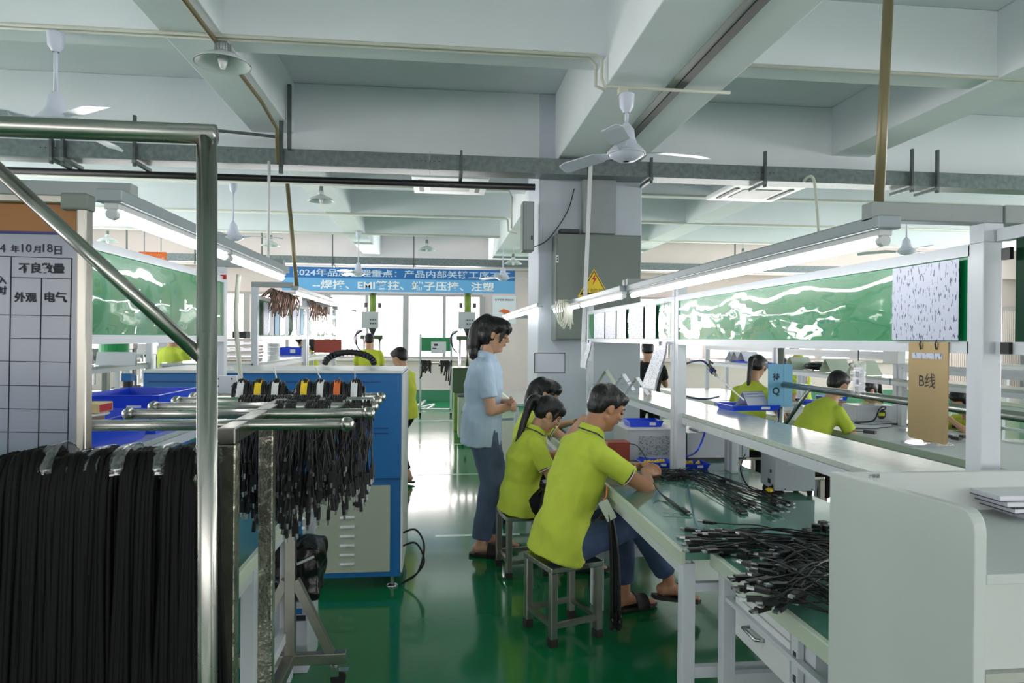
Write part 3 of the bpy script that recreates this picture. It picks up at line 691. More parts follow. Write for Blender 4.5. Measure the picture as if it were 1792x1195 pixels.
    # footwear
    if shoes:
        for q, n_ in ((1, 'L'), (-1, 'R')):
            H, Kn, A, fd = joints[n_]; fd = fd.normalized(); up = V(J.get('fu'+n_, (0, 0, 1))); up = (up-fd*up.dot(fd)).normalized(); sq = fd.cross(up)
            h = A-up*.085*s-fd*.03*s
            outl = [(-.045, -.028), (-.05, 0), (-.045, .028), (.0, .038), (.07, .04), (.14, .05), (.2, .046), (.235, .022), (.24, 0), (.235, -.03), (.2, -.048), (.14, -.05), (.07, -.04), (0, -.038)]
            so = obj('slipper', G().prism([h+fd*x*s+sq*y*s-up*.022*s for x, y in outl], up*.020*s), 'rubber', root, local=True, bevel=.004)
            g = G(); prev = None
            for x in (.085, .125, .165):
                A2 = []
                for k in range(9):
                    a = PI*k/8; A2.append(h+fd*x*s+sq*math.cos(a)*.056*s+up*(math.sin(a)*(.082-.25*(x-.085))-.012)*s)
                for k in range(8, -1, -1):
                    a = PI*k/8; A2.append(h+fd*x*s+sq*math.cos(a)*.050*s+up*(math.sin(a)*(.075-.25*(x-.085))-.012)*s)
                r_ = g.ring(A2)
                if prev: g.bridge(prev, r_)
                else: g.f.append(tuple(r_))
                prev = r_
            g.f.append(tuple(reversed(prev))); obj('strap', g, 'rubber', so, local=True, smooth=True)
    # hair
    g = G()
    g.ell(hd+u*.034*s-f*.022*s, f*.096*s, sf*.084*s, u*.088*s, 18, 12)
    if hair == 'short':
        g.ell(hd+u*.062*s+f*.015*s, f*.080*s, sf*.074*s, u*.050*s, 16, 10); g.ell(hd-u*.004*s-f*.052*s, f*.058*s, sf*.074*s, u*.07*s, 14, 8)
        g.cap(hd+f*.066*s+u*.072*s+sf*.03*s, hd+f*.066*s+u*.072*s-sf*.03*s, .022*s, .022*s, 10)
        for q in (1, -1): g.cap(hd+u*.05*s+f*.03*s+sf*q*.062*s, hd+u*.01*s+f*.012*s+sf*q*.068*s, .016*s, .009*s, 8)
    elif hair == 'pony':
        g.ell(hd+u*.058*s+f*.012*s, f*.090*s, sf*.080*s, u*.060*s, 16, 10); g.ell(hd+u*.0*s-f*.042*s, f*.070*s, sf*.080*s, u*.075*s, 14, 8)
        g.cap(hd+f*.066*s+u*.062*s+sf*.035*s, hd+f*.06*s+u*.062*s-sf*.035*s, .024*s, .024*s, 10)
        for q in (1, -1):
            g.cap(hd+u*.05*s+f*.045*s+sf*q*.058*s, hd-u*.03*s+f*.04*s+sf*q*.068*s, .019*s, .008*s, 8)
        kn = hd+u*.04*s-f*.115*s; g.ball(kn, .028*s, 10, 8)
        dn = V(J.get('tail', (-.25, 0, -1))); tp = bez([kn, kn-f*.035*s-u*.03*s, kn-f*.04*s+dn*.12*s, kn-f*.03*s+dn*.24*s, kn+dn*J.get('tl', .36)*s], 5)
        for i, (a, c) in enumerate(zip(tp, tp[1:])):
            t = i/len(tp); r0 = .034*s*(1-.55*t**1.5); g.cap(a, c, r0, r0*.96, 10)
    elif hair == 'bob':
        g.ell(hd+u*.058*s+f*.010*s, f*.097*s, sf*.085*s, u*.066*s, 16, 10); g.ell(hd-u*.01*s-f*.045*s, f*.078*s, sf*.086*s, u*.09*s, 14, 10)
        g.cap(hd+f*.070*s+u*.060*s+sf*.04*s, hd+f*.070*s+u*.060*s-sf*.04*s, .026*s, .026*s, 10)
        for q in (1, -1):
            g.cap(hd+u*.055*s+f*.06*s+sf*q*.05*s, hd-u*.045*s+f*.052*s+sf*q*.064*s, .022*s, .008*s, 8)
        kn = hd+u*.075*s-f*.085*s; g.ball(kn, .045*s, 12, 8)
        tp = bez([kn, kn-f*.045*s-u*.06*s, kn-f*.045*s-u*.15*s, kn-f*.015*s-u*.25*s], 5)
        for i, (a, c) in enumerate(zip(tp, tp[1:])):
            r0 = (.05 if i < 12 else .044)*s; g.cap(a, c, r0, r0*.98, 12)
    ho = obj('hair', g, 'hair', root, local=True); remesh(ho, max(.006, vox), 3)
    if vox < .008:
        if hair == 'pony': obj('hair_tie', G().lathe([(.026*s, -.008), (.034*s, 0), (.026*s, .008)], c=hd+u*.035*s-f*.132*s, n=14), 'black', ho, local=True, smooth=True)
        for q in (1, -1):
            e = hd+f*.0795*s-u*.002*s+sf*q*.030*s
            ey = obj('eye', G().ell(e, f*.007*s, sf*.013*s, u*.0055*s, 10, 6), 'ink', root, local=True, smooth=True)
            obj('eyelid', G().ell(e+u*.0028*s+f*.0005*s, f*.0085*s, sf*.0155*s, u*.0055*s, 10, 6), skin, ey, local=True, smooth=True)
            obj('eyebrow', G().cap(hd+f*.090*s+u*.023*s+sf*q*.016*s, hd+f*.080*s+u*.026*s+sf*q*.044*s, .0034*s, .0026*s, 6), 'hair', root, local=True)
        obj('lips', G().ell(hd+f*.0885*s-u*.050*s, f*.006*s, sf*.019*s, u*.004*s, 10, 6).ell(hd+f*.0865*s-u*.057*s, f*.006*s, sf*.016*s, u*.004*s, 10, 6), 'lip', root, local=True, smooth=True)
    return root, sh, joints
# the man sitting nearest, heading turned a little away from the camera
mr, msh, mj = person('man in lime green polo shirt and blue jeans, seated nearest at the bench', (.64, 3.42, 0), R(12),
    dict(pelvis=(-.02, 0, .485), chest=(.06, 0, .76), neck=(.15, -.005, 1.015), head=(.235, -.01, 1.145), face=(.86, -.02, -.42), sw=.205,
         wrR=(.46, -.02, .795), wrL=(.47, .10, .80), poR=(-.1, -1.2, -.5), poL=(-.1, 1, -.4), hdR=(.9, .35, -.05), hdL=(.9, -.35, .0), pnR=(.1, .6, -.7), pnL=(0, -.6, -.7), curl=.6,
         anR=(.60, -.03, .21), anL=(.42, .13, .112), kpR=(1, -.1, .9), kpL=(1, 0, .8), fdR=(1, -.05, -.18), fuR=(.18, 0, 1), fdL=(1, .1, 0), cuff=.13, legw=1.04),
    shirt='lime', legs='jeans', skin='skinman', hair='short', vox=.0055, hem=.05, sl=.60, wide=1.08)
person('seated woman with a long ponytail in a lime green polo shirt and black trousers', (.52, 4.33, 0), R(2),
    dict(pelvis=(0, 0, .475), chest=(.035, 0, .71), neck=(.10, 0, .905), head=(.185, -.01, 1.012), face=(.80, -.06, -.55), sw=.165,
         wrR=(.33, -.06, .725), wrL=(.36, .10, .735), poR=(-.5, -.7, -.9), poL=(-.3, 1, -.4), hdR=(.9, .25, .25), hdL=(.9, -.2, .3), pnR=(.1, .6, -.7), pnL=(0, -.6, -.7), curl=.6,
         anR=(.38, -.08, .112), anL=(.26, .12, .112), kpR=(1, 0, .7), kpL=(1, 0, .7), tail=(-.42, -.10, -1), tl=.46, cuff=.12),
    shirt='lime', legs='blackcloth', hair='pony', vox=.0055, female=True, hem=.05, scale=.94)
person('seated woman with short dark hair partly hidden behind the ponytailed worker', (.66, 5.3, 0), R(0),
    dict(pelvis=(0, 0, .49), chest=(.05, 0, .74), neck=(.12, 0, .96), head=(.19, -.03, 1.06), face=(.86, -.42, -.32), sw=.17,
         wrR=(.44, -.10, .86), wrL=(.42, .10, .82), poR=(.0, -.9, -1), poL=(-.3, 1, -.4), hdR=(.9, .2, .25), hdL=(.9, -.2, .3), pnR=(.1, .6, -.7), pnL=(0, -.6, -.7), curl=.6,
         anR=(.36, -.1, .112), anL=(.3, .12, .112), kpR=(1, 0, .7), kpL=(1, 0, .7), cuff=.12),
    shirt='lime', legs='blackcloth', hair='bob', vox=.0065, female=True, scale=.96)
person('standing woman in a light blue short sleeved shirt and slate blue trousers, arms folded', (.325, 4.70, 0), R(-6),
    dict(pelvis=(-.03, 0, .955), chest=(-.02, 0, 1.16), neck=(.0, 0, 1.375), head=(.06, -.01, 1.525), face=(.95, -.10, -.28), sw=.175,
         wrR=(.165, .02, 1.02), wrL=(.17, -.05, 1.06), poR=(-.1, -.6, -1), poL=(-.3, 1, -.8), hdR=(.5, .9, -.1), hdL=(.4, -.9, -.2), pnR=(-.8, .2, -.1), pnL=(-.8, -.2, -.1), curl=.5,
         anR=(-.03, -.07, .108), anL=(.05, .09, .108), kpR=(1, 0, 0), kpL=(1, 0, 0), fdR=(1, -.2, 0), fdL=(1, .1, 0), cuff=.03, legw=1.17),
    shirt='skyshirt', legs='slate', hair='bob', vox=.0055, female=True, hem=.14, stripes=False, sl=.70, wide=1.05)
# ---- workers farther away
def sitter(label, x, y, head, **kw):
    lean = kw.pop('lean', .12); hz = kw.pop('hz', 1.08); arm = kw.pop('arm', .4); fz = kw.pop('fz', -.4)
    k = dict(shirt='lime', legs='blackcloth', vox=.013, female=True, hair='pony', scale=.96, stripes=False); k.update(kw)
    return person(label, (x, y, 0), head, dict(pelvis=(0, 0, .5), chest=(lean*.4, 0, .5+(hz-.5)*.42), neck=(lean, 0, hz-.135), head=(lean+.08, 0, hz), face=(.9, kw.get('turn', 0) if False else 0, fz), sw=.17,
        wrR=(arm, -.08, .83), wrL=(arm, .1, .83), anR=(.34, -.1, .112), anL=(.36, .1, .112), kpR=(1, 0, .7), kpL=(1, 0, .7), poR=(-.2, -.9, -.8), poL=(-.2, .9, -.8)), **k)
def stander(label, x, y, head, H=1.6, **kw):
    s = H/1.62; k = dict(shirt='lime', legs='blackcloth', vox=.013, hair='short', scale=s, stripes=False, hem=.05); k.update(kw); arm = k.pop('arm', .33); az = k.pop('az', 1.0); fz = k.pop('fz', -.35)
    return person(label, (x, y, 0), head, dict(pelvis=(0, 0, .87*s), chest=(.01, 0, 1.12*s), neck=(.03, 0, 1.34*s), head=(.07, 0, 1.475*s), face=(.9, 0, fz), sw=.185,
        wrR=(arm, -.12, az*s), wrL=(arm, .12, az*s), anR=(0, -.09, .108), anL=(0, .09, .108), kpR=(1, 0, 0), kpL=(1, 0, 0), poR=(-.4, -.6, -1), poL=(-.4, .6, -1)), **k)
def X(px, Y): return aY(px, 590, Y).x
stander('standing worker in yellow green shirt seen from behind at the far press', X(646, 11.0), 11.0, R(95), 1.58, shirt='limedark')
stander('worker in yellow green shirt bending beside the blue machine, dark trousers', X(709, 6.9), 6.9, R(150), 1.42, shirt='limedark', arm=.30, az=.7, shoes='slipper')
stander('blurred worker in a lime shirt passing behind the left green board', X(299, 8.6), 8.6, R(60), 1.66)
sitter('far worker with dark hair working under the hanging papers of the second left bench', X(553, 10.9), 10.9, R(180), hz=1.42, hair='bob', shirt='limedark')
sitter('dark haired worker almost hidden behind the left steel post', X(388, 7.4), 7.6, R(100), hz=1.18, hair='bob')
sitter('worker in lime with a long braid, back turned, beside the pale blue sign', X(1308, 6.2), 6.2, R(35), hz=1.24, hair='pony', arm=.36)
sitter('hunched worker in a bright lime shirt right of the pale blue sign', X(1400, 5.3), 5.3, R(14), hz=1.13, lean=.34, hair='short', female=False, legs='blackcloth')
sitter('woman in lime with a high ponytail facing left behind the steel rail', X(1540, 6.5), 6.5, R(184), hz=1.0, lean=.06, hair='pony', shirt='lime')
sitter('woman in lime with an orange lanyard, right of the bronze plate', X(1716, 5.35), 5.35, R(190), hz=1.0, hair='pony', shirt='lime')
sitter('worker in lime at the farthest right bench, above the small white signs', X(1418, 9.6), 9.8, R(200), hz=1.42, hair='short', female=False)
sitter('worker in lime half hidden by the pale blue sign and post', X(1400, 8.4), 8.4, R(185), hz=1.16, lean=.2, hair='short')
stander('person in black behind the hanging paper sheets near the column', X(1137, 7.6), 7.65, R(80), 1.5, shirt='blackcloth', arm=.2, az=1.25)
# ------------------------------------------------------------------ furniture lines
def bench(label, X, sd, Y0, Y1, Yr0=None, Yr1=None, zs=1.09, zp0=1.50, zp1=1.745, panel='board', depth=.78, post_x=.47, shelf=(.50, .84), top='greentop', legs=True, centre=True, film=True, arm=True, ztop=.75, light_z=1.74, rail=True, x_arm=.21, drop_near=False):
    """X front edge of the table top, sd = +1 when the bench extends to +x"""
    Yr0 = Y0 if Yr0 is None else Yr0; Yr1 = Y1 if Yr1 is None else Yr1
    t = thing('workbench', label, 'workbench', (X+sd*depth/2, (Y0+Y1)/2, 0))
    def bx(a, y0, z0, b, y1, z1, g=None):
        xa, xb = sorted((X+sd*a, X+sd*b)); return (g or G()).box(xa, y0, z0, xb, y1, z1)
    tt = obj('tabletop', bx(.018, Y0, ztop-.03, depth, Y1, ztop), top, t, bevel=.002)
    obj('edge_trim', bx(0, Y0, ztop-.045, .018, Y1, ztop+.003), 'edge', tt, bevel=.003)
    obj('apron', bx(.02, Y0+.02, ztop-.10, .045, Y1-.02, ztop-.03), 'apron', t)
    if legs:
        for y in (Y0+.012, Y1-.06):
            for a in (.012, depth-.06): obj('leg', bx(a, y, 0, a+.048, y+.048, ztop-.045), 'whitemetal', t, bevel=.003)
            obj('cross_rail', bx(.06, y+.01, .29, depth-.06, y+.035, .33), 'whitemetal', t)
            obj('cross_rail', bx(.06, y+.01, .60, depth-.06, y+.035, .63), 'whitemetal', t)
        obj('foot_rail', bx(depth-.05, Y0+.06, .29, depth-.02, Y1-.06, .33), 'whitemetal', t)
    p = post_x
    for y in (Yr0, Yr1-.052):
        obj('post', bx(p, y, ztop, p+.052, y+.052, zp1+.0), 'whitemetal', t, bevel=.003)
        obj('rear_post', bx(p+.32, y+.0, ztop, p+.36, y+.04, zs-.03), 'whitemetal', t, bevel=.003)
        if arm: obj('light_arm', bx(x_arm-.03, y, light_z+.05, p+.052, y+.045, light_z+.095), 'greymetal', t, bevel=.003)
        if arm: obj('arm_post', bx(p, y, zp1, p+.052, y+.045, light_z+.05), 'whitemetal', t)
    obj('shelf', bx(shelf[0], Yr0, zs-.022, shelf[1], Yr1, zs), 'shelf', t, bevel=.002)
    obj('shelf_rail', bx(shelf[0], Yr0, zs-.062, shelf[0]+.025, Yr1, zs-.023), 'whitemetal', t)
    obj('shelf_rail', bx(shelf[1]-.025, Yr0, zs-.062, shelf[1], Yr1, zs-.023), 'whitemetal', t)
    obj('panel_rail', bx(p, Yr0+.045, zp1-.03, p+.025, Yr1-.045, zp1), 'whitemetal', t)
    obj('panel_rail', bx(p, Yr0+.045, zp0-.03, p+.025, Yr1-.045, zp0), 'whitemetal', t)
    pn = obj('panel', bx(p+.008, Yr0+.045, zp0, p+.016, Yr1-.045, zp1-.03), panel, t)
    if film:
        # the loose clear sleeve bulges: a gently waved sheet
        g = G(); n = 26; rows = []
        for j in range(7):
            r_ = []
            for i in range(n+1):
                y = Yr0+.07+(Yr1-Yr0-.14)*i/n; z = zp0+.004+(zp1-zp0-.04)*j/6
                r_.append(V((X+sd*(p+.004-.005*math.sin(PI*j/6)*(1+math.sin(i*.9+Y0)+.4*math.sin(i*2.1))), y, z)))
            rows.append(g.ring(r_))
        for a, b in zip(rows, rows[1:]):
            for i in range(n): g.f.append((a[i], a[i+1], b[i+1], b[i]))
        obj('clear_sleeve', g, 'film', pn, smooth=True)
    return t
def light_bar(label, x, y0, y1, z, tubes=2, group=None):
    t = thing('led_light_bar', label, 'light', (x, (y0+y1)/2, z))
    obj('channel', G().box(x-.03, y0, z+.022, x+.03, y1, z+.055), 'fixture', t, bevel=.004)
    L = (y1-y0)/tubes
    for k in range(tubes):
        a = y0+L*k+.015; b = a+L-.03
        bt = obj('batten', G().box(x-.016, a, z+.008, x+.016, b, z+.022), 'white', t)
        obj('tube', G().cyl((x, a+.02, z-.004), (x, b-.02, z-.004), .0125, n=12), 'tubeon', t, smooth=True)
        for q in (a, b-.02): obj('end_cap', G().cyl((x, q, z-.004), (x, q+.02, z-.004), .0135, n=12), 'white', bt)
    return t
# right hand line
bench('near right workbench with green top, green notice board and metal shelf', .85, 1, 2.30, 3.70, 1.52, 3.70, depth=.95)
bench('second right workbench beside the column, papers in its board sleeves', .85, 1, 3.71, 6.10, 3.71, 6.0, depth=.95)
light_bar('long glowing light bar over the near right workbench', 1.06, 1.50, 3.68, 1.745, 1)
light_bar('glowing light bar over the second right workbench before the column', 1.03, 3.70, 6.05, 1.745, 2)
bench('workbench behind the column on the right line', .85, 1, 7.7, 9.9, top='shelf', depth=.9)
light_bar('far glowing light bar passing left of the column behind the standing woman', 0.885, 5.95, 9.25, 1.76, 3)
# near section continuing towards the camera on the right
t = thing('notice_board', 'green board with painted-in shade at the right edge continuing the near rack', 'board', (1.34, 1.0, 1.5))
obj('panel', G().box(1.36, .6, 1.50, 1.37, 1.47, 1.745), 'boardshaded', t)
obj('panel_rail', G().box(1.345, .6, 1.745, 1.375, 1.51, 1.775), 'whitemetal', t)
obj('panel_rail', G().box(1.345, .6, 1.47, 1.375, 1.51, 1.50), 'whitemetal', t)
for z in (1.485, 1.71): obj('light_arm', G().box(1.374, 1.515, 1.790, 1.9, 1.567, 1.835), 'greymetal', t, bevel=.003) if z < 1.5 else None; obj('clip', G().box(1.335, 1.46, z-.014, 1.345, 1.485, z+.014), 'black', t)
# left hand line
bl = bench('near left workbench with pale green board, behind the whiteboard', -.62, -1, 1.62, 3.60, 1.85, 3.62, zp1=1.80, zs=1.09, light_z=1.80, depth=.9)
for y in (2.42, 3.0): obj('leg', G().box(-.68, y, 0, -.632, y+.048, .705), 'whitemetal', bl, bevel=.003)
obj('foot_rail', G().box(-.675, 1.7, .20, -.64, 3.55, .24), 'whitemetal', bl)
light_bar('bright light bar over the near left workbench', -.80, 1.73, 3.57, 1.80, 2)
bench('second left workbench beyond the blue machine, reflective papers on its board', -1.05, -1, 5.85, 8.0, zs=1.27, zp1=1.84, light_z=1.86, shelf=(.5, 1.25), top='white', depth=1.1)
light_bar('light bar over the second left workbench', -1.22, 5.85, 7.98, 1.87, 2)
bench('third left workbench towards the far windows', -1.05, -1, 8.05, 10.2, zs=1.27, zp1=1.80, light_z=1.80, shelf=(.5, 1.25), top='white', depth=1.1)
light_bar('light bar over the third left workbench', -1.22, 8.06, 10.15, 1.80, 2)
bench('outer left workbench seen under the pale green board', -2.5, -1, 5.2, 7.4, zs=1.22, zp1=1.74, light_z=1.8, top='shelf', film=False, arm=False, panel='board')
bench('outer left workbench farther back by the windows', -3.65, -1, 8.4, 11.4, zs=1.25, zp1=1.74, light_z=1.8, top='shelf', film=False, arm=False, panel='whitemetal')
# right back line
bench('back right workbench covered in white material and small parts', 3.30, 1, 3.40, 5.60, zs=1.17, zp1=1.30, zp0=1.26, top='white', film=False, arm=False, panel='whitemetal', depth=1.0, post_x=.75, shelf=(.68, .98))
bench('back right workbench where two lime shirted workers sit', 3.30, 1, 5.62, 7.80, zs=1.17, zp1=1.40, zp0=1.36, top='white', film=False, arm=False, panel='whitemetal', depth=1.0, post_x=.75, shelf=(.68, .98))
bench('far right workbench under the beige wall', 3.30, 1, 7.85, 10.0, zs=1.2, zp1=1.42, zp0=1.38, top='white', film=False, arm=False, panel='whitemetal', depth=1.0, post_x=.75)
bench('rightmost workbench with green parts bins beyond the back line', 7.0, 1, 5.4, 8.6, zs=1.2, zp1=1.46, zp0=1.42, top='shelf', film=False, arm=False, panel='whitemetal')
# drawer desk next to the near bench
t = thing('drawer_desk', 'green topped desk with white drawers right of the near workbench', 'desk', (1.3, 1.7, 0))
obj('tabletop', G().box(.97, 1.1, .72, 1.75, 2.285, .75), 'greentop', t, bevel=.002)
obj('edge_trim', G().box(.95, 1.1, .705, .97, 2.285, .753), 'edge', t, bevel=.003)
cb = obj('drawer_cabinet', G().box(1.015, 1.72, .50, 1.55, 2.19, .70), 'whitemetal', t)
dr = obj('drawer', G().box(1.0, 1.83, .505, 1.015, 2.185, .635), 'white', t, bevel=.003)
obj('handle', G().tube([(1.0, 2.08, .575), (.975, 2.075, .575), (.975, 1.985, .575), (1.0, 1.98, .575)], .006, 8), 'silver', dr, smooth=True)
obj('drawer', G().box(1.0, 1.83, .64, 1.015, 2.185, .70), 'white', t, bevel=.003)
g = G().box(.995, 1.775, 0, 1.012, 1.81, .70)
up = obj('slotted_upright', g, 'whitemetal', t)
g = G()
for k in range(9): g.box(.9935, 1.785, .08+k*.066, .995, 1.80, .10+k*.066)
obj('slot_row', g, 'boxdark', up, kind='stuff')
for (x, y) in ((.98, 2.235), (1.70, 2.235), (1.70, 1.15)): obj('leg', G().box(x, y, 0, x+.045, y+.045, .70), 'whitemetal', t, bevel=.003)
obj('cross_rail', G().box(1.03, 2.25, .29, 1.70, 2.28, .335), 'whitemetal', t)
obj('slide_rail', G().box(.985, 1.6, .60, 1.005, 2.23, .615), 'whitemetal', t)
# under-shelf black channel
# ------------------------------------------------------------------ blue machine
t = thing('testing_machine', 'large blue machine with a pale louvred lower door beside the aisle', 'machine', (-1.0, 4.05, 0))
bx0, bx1 = X(250, 4.05), X(703, 4.05)
lx = X(522, 4.05)
obj('upper_body', G().box(bx0, 4.05, .66, bx1, 4.72, 1.285), 'blue', t, bevel=.006)
obj('top_cover', G().box(bx0, 4.04, 1.285, bx1+.005, 4.73, 1.302), 'white', t, bevel=.003)
obj('side_panel', G().box(bx1, 4.06, .10, bx1+.012, 4.71, 1.28), 'white', t, bevel=.003)
obj('lower_body', G().box(lx, 4.075, .07, bx1, 4.70, .66), 'blue', t, bevel=.006)
obj('seam', G().box(bx0+.03, 4.046, 1.232, bx1-.12, 4.05, 1.236), 'navyline', t)
for z in (.93, .96): obj('seam', G().box(X(560, 4.05), 4.046, z, X(690, 4.05)-.03, 4.05, z+.004), 'navyline', t)
d0 = X(532, 4.07); d1 = X(685, 4.07)
dr = obj('door', G().box(d0, 4.062, .105, d1, 4.075, .62), 'beige', t, bevel=.003)
for col_x in (X(527, 4.06)+.012, X(597, 4.06)):
    for k in range(6):
        z = aY(600, 906+k*16.3, 4.06).z
        g = G().cyl((col_x, 4.058, z), (col_x+.085, 4.058, z), .009, n=8)
        obj('louvre', g, 'white', dr, smooth=True)
for x in (lx+.05, bx1-.05):
    for y in (4.12, 4.65):
        ft = obj('foot', G().cyl((x, y, .012), (x, y, .07), .012, n=10), 'silver', t); obj('pad', G().lathe([(.0, .0), (.035, .0), (.033, .008), (.014, .016), (0, .016)], c=(x, y, 0), n=16), 'silver', ft, smooth=True)
for x in (bx0+.05, bx0+.5):
    for y in (4.12, 4.65): obj('leg', G().box(x, y, 0, x+.04, y+.04, .66), 'blue', t)
cp = obj('control_panel', G().box(X(318, 3.98), 3.98, .78, X(346, 3.98)+.05, 4.05, 1.02), 'blue', t, bevel=.004)
p = aY(337, 765, 3.97); obj('button', G().cyl((p.x, 3.962, p.z), (p.x, 3.98, p.z), .017, n=16), 'greensheet', cp)
for k, zz in enumerate((.32, .24)):
    single('power_cable', G().tube(bez([(bx1+.012, 4.12, zz), (bx1+.09, 4.10, zz+.02), (bx1+.14, 4.10, zz-.08), (bx1+.10, 4.1, .08), (bx1+.0, 4.12, .01)]), .006, 7), 'black', ('upper' if not k else 'lower')+' black power cable looping from the side of the blue machine', 'cable', (bx1, 4.1, 0), smooth=True)
# white hinge bracket on the left post in front of the machine
p = aY(397, 675, 3.42)
t = thing('bracket_plate', 'white drilled plate screwed to the left bench post', 'bracket', (p.x, p.y, p.z))
obj('plate', G().box(p.x-.055, 3.40, p.z-.055, p.x+.05, 3.43, p.z+.05), 'white', t, bevel=.002)
for a in (-.035, .03):
    for b in (-.035, .0, .035): obj('hole', G().cyl((p.x+a, 3.396, p.z+b), (p.x+a, 3.40, p.z+b), .004, n=8), 'black', t)
single('conduit', G().tube(bez([aY(418, 480, 3.3), aY(413, 560, 3.3), aY(421, 660, 3.3), aY(423, 690, 3.3)]), .011, 8), 'pvc', 'cream hose hanging down beside the left post', 'hose', aY(423, 690, 3.3), smooth=True)
# ------------------------------------------------------------------ stools
def stool(label, x, y, rz, h=.385, w_=.29):
    t = thing('stool', label, 'stool', (x, y, 0), 'square steel stools', rz); a = w_/2
    obj('seat', G().box(-a, -a, h-.028, a, a, h), 'steel', t, local=True, bevel=.004)
    for sx in (-1, 1):
        for sy in (-1, 1):
            x_, y_ = sx*(a-.02), sy*(a-.02)
            lg = obj('leg', G().box(x_-.0175, y_-.0175, .02, x_+.0175, y_+.0175, h-.028), 'steelmatte', t, local=True, bevel=.003)
            obj('rubber_foot', G().box(x_-.021, y_-.021, 0, x_+.021, y_+.021, .04), 'rubber', lg, local=True, bevel=.003)
    for sx in (-1, 1): obj('stretcher', G().box(sx*(a-.02)-.01, -a+.03, .085, sx*(a-.02)+.01, a-.03, .11), 'steelmatte', t, local=True)
    for sy in (-1, 1): obj('stretcher', G().box(-a+.03, sy*(a-.02)-.01, .085, a-.03, sy*(a-.02)+.01, .11), 'steelmatte', t, local=True)
    return t
stool('nearest square steel stool under the man', .635, 3.41, R(20), w_=.30)
stool('square steel stool under the ponytailed woman', .54, 4.33, R(10))
stool('square steel stool under the half hidden seated woman', .66, 5.3, R(0))
for i, (px, Y, l) in enumerate(((1308, 6.2, 'stool of the worker with the braid'), (1400, 5.3, 'stool of the hunched worker'), (1538, 6.6, 'stool of the woman with the high ponytail'), (1716, 5.35, 'stool of the woman with the lanyard'),
    (1418, 9.8, 'stool of the farthest right worker'), (1400, 8.4, 'stool of the worker by the pale blue sign'), (553, 10.9, 'stool of the far left bench worker'), (388, 7.6, 'stool of the worker behind the steel post'))):
    stool('steel '+l, X(px, Y), Y, 0, .40)
# ------------------------------------------------------------------ white partition desk, right foreground
t = thing('carrel_desk', 'white laminate desk with high side panel in the right foreground', 'desk', (1.2, 1.3, 0))
xp = .88
yA, yB = aX(1452, 825, xp).y, 1.10
zt0 = aX(1452, 825, xp).z
n = 8; pts = [(xp, yA, 0), (xp, yA, zt0)]
zf = aX(1684, 888, xp).z; yf = aX(1684, 888, xp).y
pts += [(xp, yf, zf)]
for k in range(1, 7):
    a = PI/2*k/6; pts.append((xp, yf-.028*math.sin(a)-.0, zf-.04*(1-math.cos(a))))
ye = pts[-1][1]
pts += [(xp, ye, 0)]
obj('side_panel', G().prism(pts, (.022, 0, 0)), 'laminate', t, bevel=.0025)
zb = aY(1600, 824, yA).z
bk = obj('back_panel', G().box(xp+.022, yA-.018, 0, 2.3, yA, zb), 'laminate', t, bevel=.002)
zs_ = 1.115
obj('shelf', G().box(xp+.022, ye+.0, zs_-.018, 2.3, yA-.018, zs_), 'laminate', t, bevel=.002)
obj('front_panel', G().box(xp+.022, ye+.012, zs_-.165, 2.3, ye+.03, zs_-.018), 'laminate', t, bevel=.002)
obj('lower_shelf', G().box(xp+.022, ye+.0, zs_-.182, 2.3, yA-.018, zs_-.165), 'laminateedge', t)
p = aY(1530, 833, yA-.02); text('计算器', .028, (p.x, yA-.0195, p.z), (1, 0, 0), (0, 0, 1), 'ink', bk)
p = aY(1760, 1175, 1.3); single('dark_cloth', G().prism([(1.0, 1.22, .0), (1.0, 1.22, .82), (1.25, 1.22, .86), (1.7, 1.22, .84), (1.7, 1.22, 0)], (0, .16, 0)), 'navycloth', 'dark navy cloth hanging under the white desk', 'cloth', (1.3, 1.3, 0), bevel=.03)
bk0 = aZ(1745, 905, zs_+.02)
for k, (dz, l, mt) in enumerate(((0, 'cream booklet at the bottom of the stack', 'paper'), (.014, 'dark covered magazine lying in the stack on the white desk', 'boxdark'), (.026, 'grey and white magazine second from the top of the stack', 'boxgrey'), (.038, 'topmost magazine with a black spine on the white desk', 'white'))):
    b = thing('magazine', l, 'book', (1.38, 1.40, zs_+.0005+dz)); x0 = 1.245-.012*k+(.02 if k == 0 else 0)
    obj('pages', G().box(x0+.003, 1.325+.006*k, zs_+dz+.0015, x0+.3, 1.425, zs_+dz+.0105), 'paper', b)
    obj('cover', G().box(x0, 1.323+.006*k, zs_+dz+.0105, x0+.302, 1.427, zs_+dz+.0125), mt, b); obj('cover', G().box(x0, 1.323+.006*k, zs_+dz+.0003, x0+.302, 1.427, zs_+dz+.0015), 'black' if k else mt, b)
# ------------------------------------------------------------------ left foreground steel frame, hanks and whiteboard
yF = 1.20
a = aY(362, 235, yF); l0 = aY(-60, 234, yF); bt = V((aY(368, 1180, yF).x, yF, 0)); r_ = .0165
t = thing('steel_frame', 'polished steel tube frame in the left foreground', 'rack', (a.x, yF, 0))
obj('post', G().cyl((bt.x, yF, 0), (a.x, yF, a.z-.005), r_, n=24), 'steel', t, smooth=True)
obj('top_tube', G().cyl((-1.6, yF, a.z), (a.x+r_*.9, yF, a.z), r_*1.02, n=24), 'steel', t, smooth=True)
obj('brace', G().cyl(aY(-10, 290, yF), aY(352, 625, yF), .0115, n=18), 'steel', t, smooth=True)
zr = aY(200, 828, 1.27).z
obj('rail', G().cyl((-1.6, 1.27, zr), (a.x-.03, 1.27, zr), .012, n=16), 'steel', t, smooth=True)
for x in (-1.55,): obj('post', G().cyl((x, yF, 0), (x, yF, a.z), r_, n=24), 'steel', t, smooth=True)
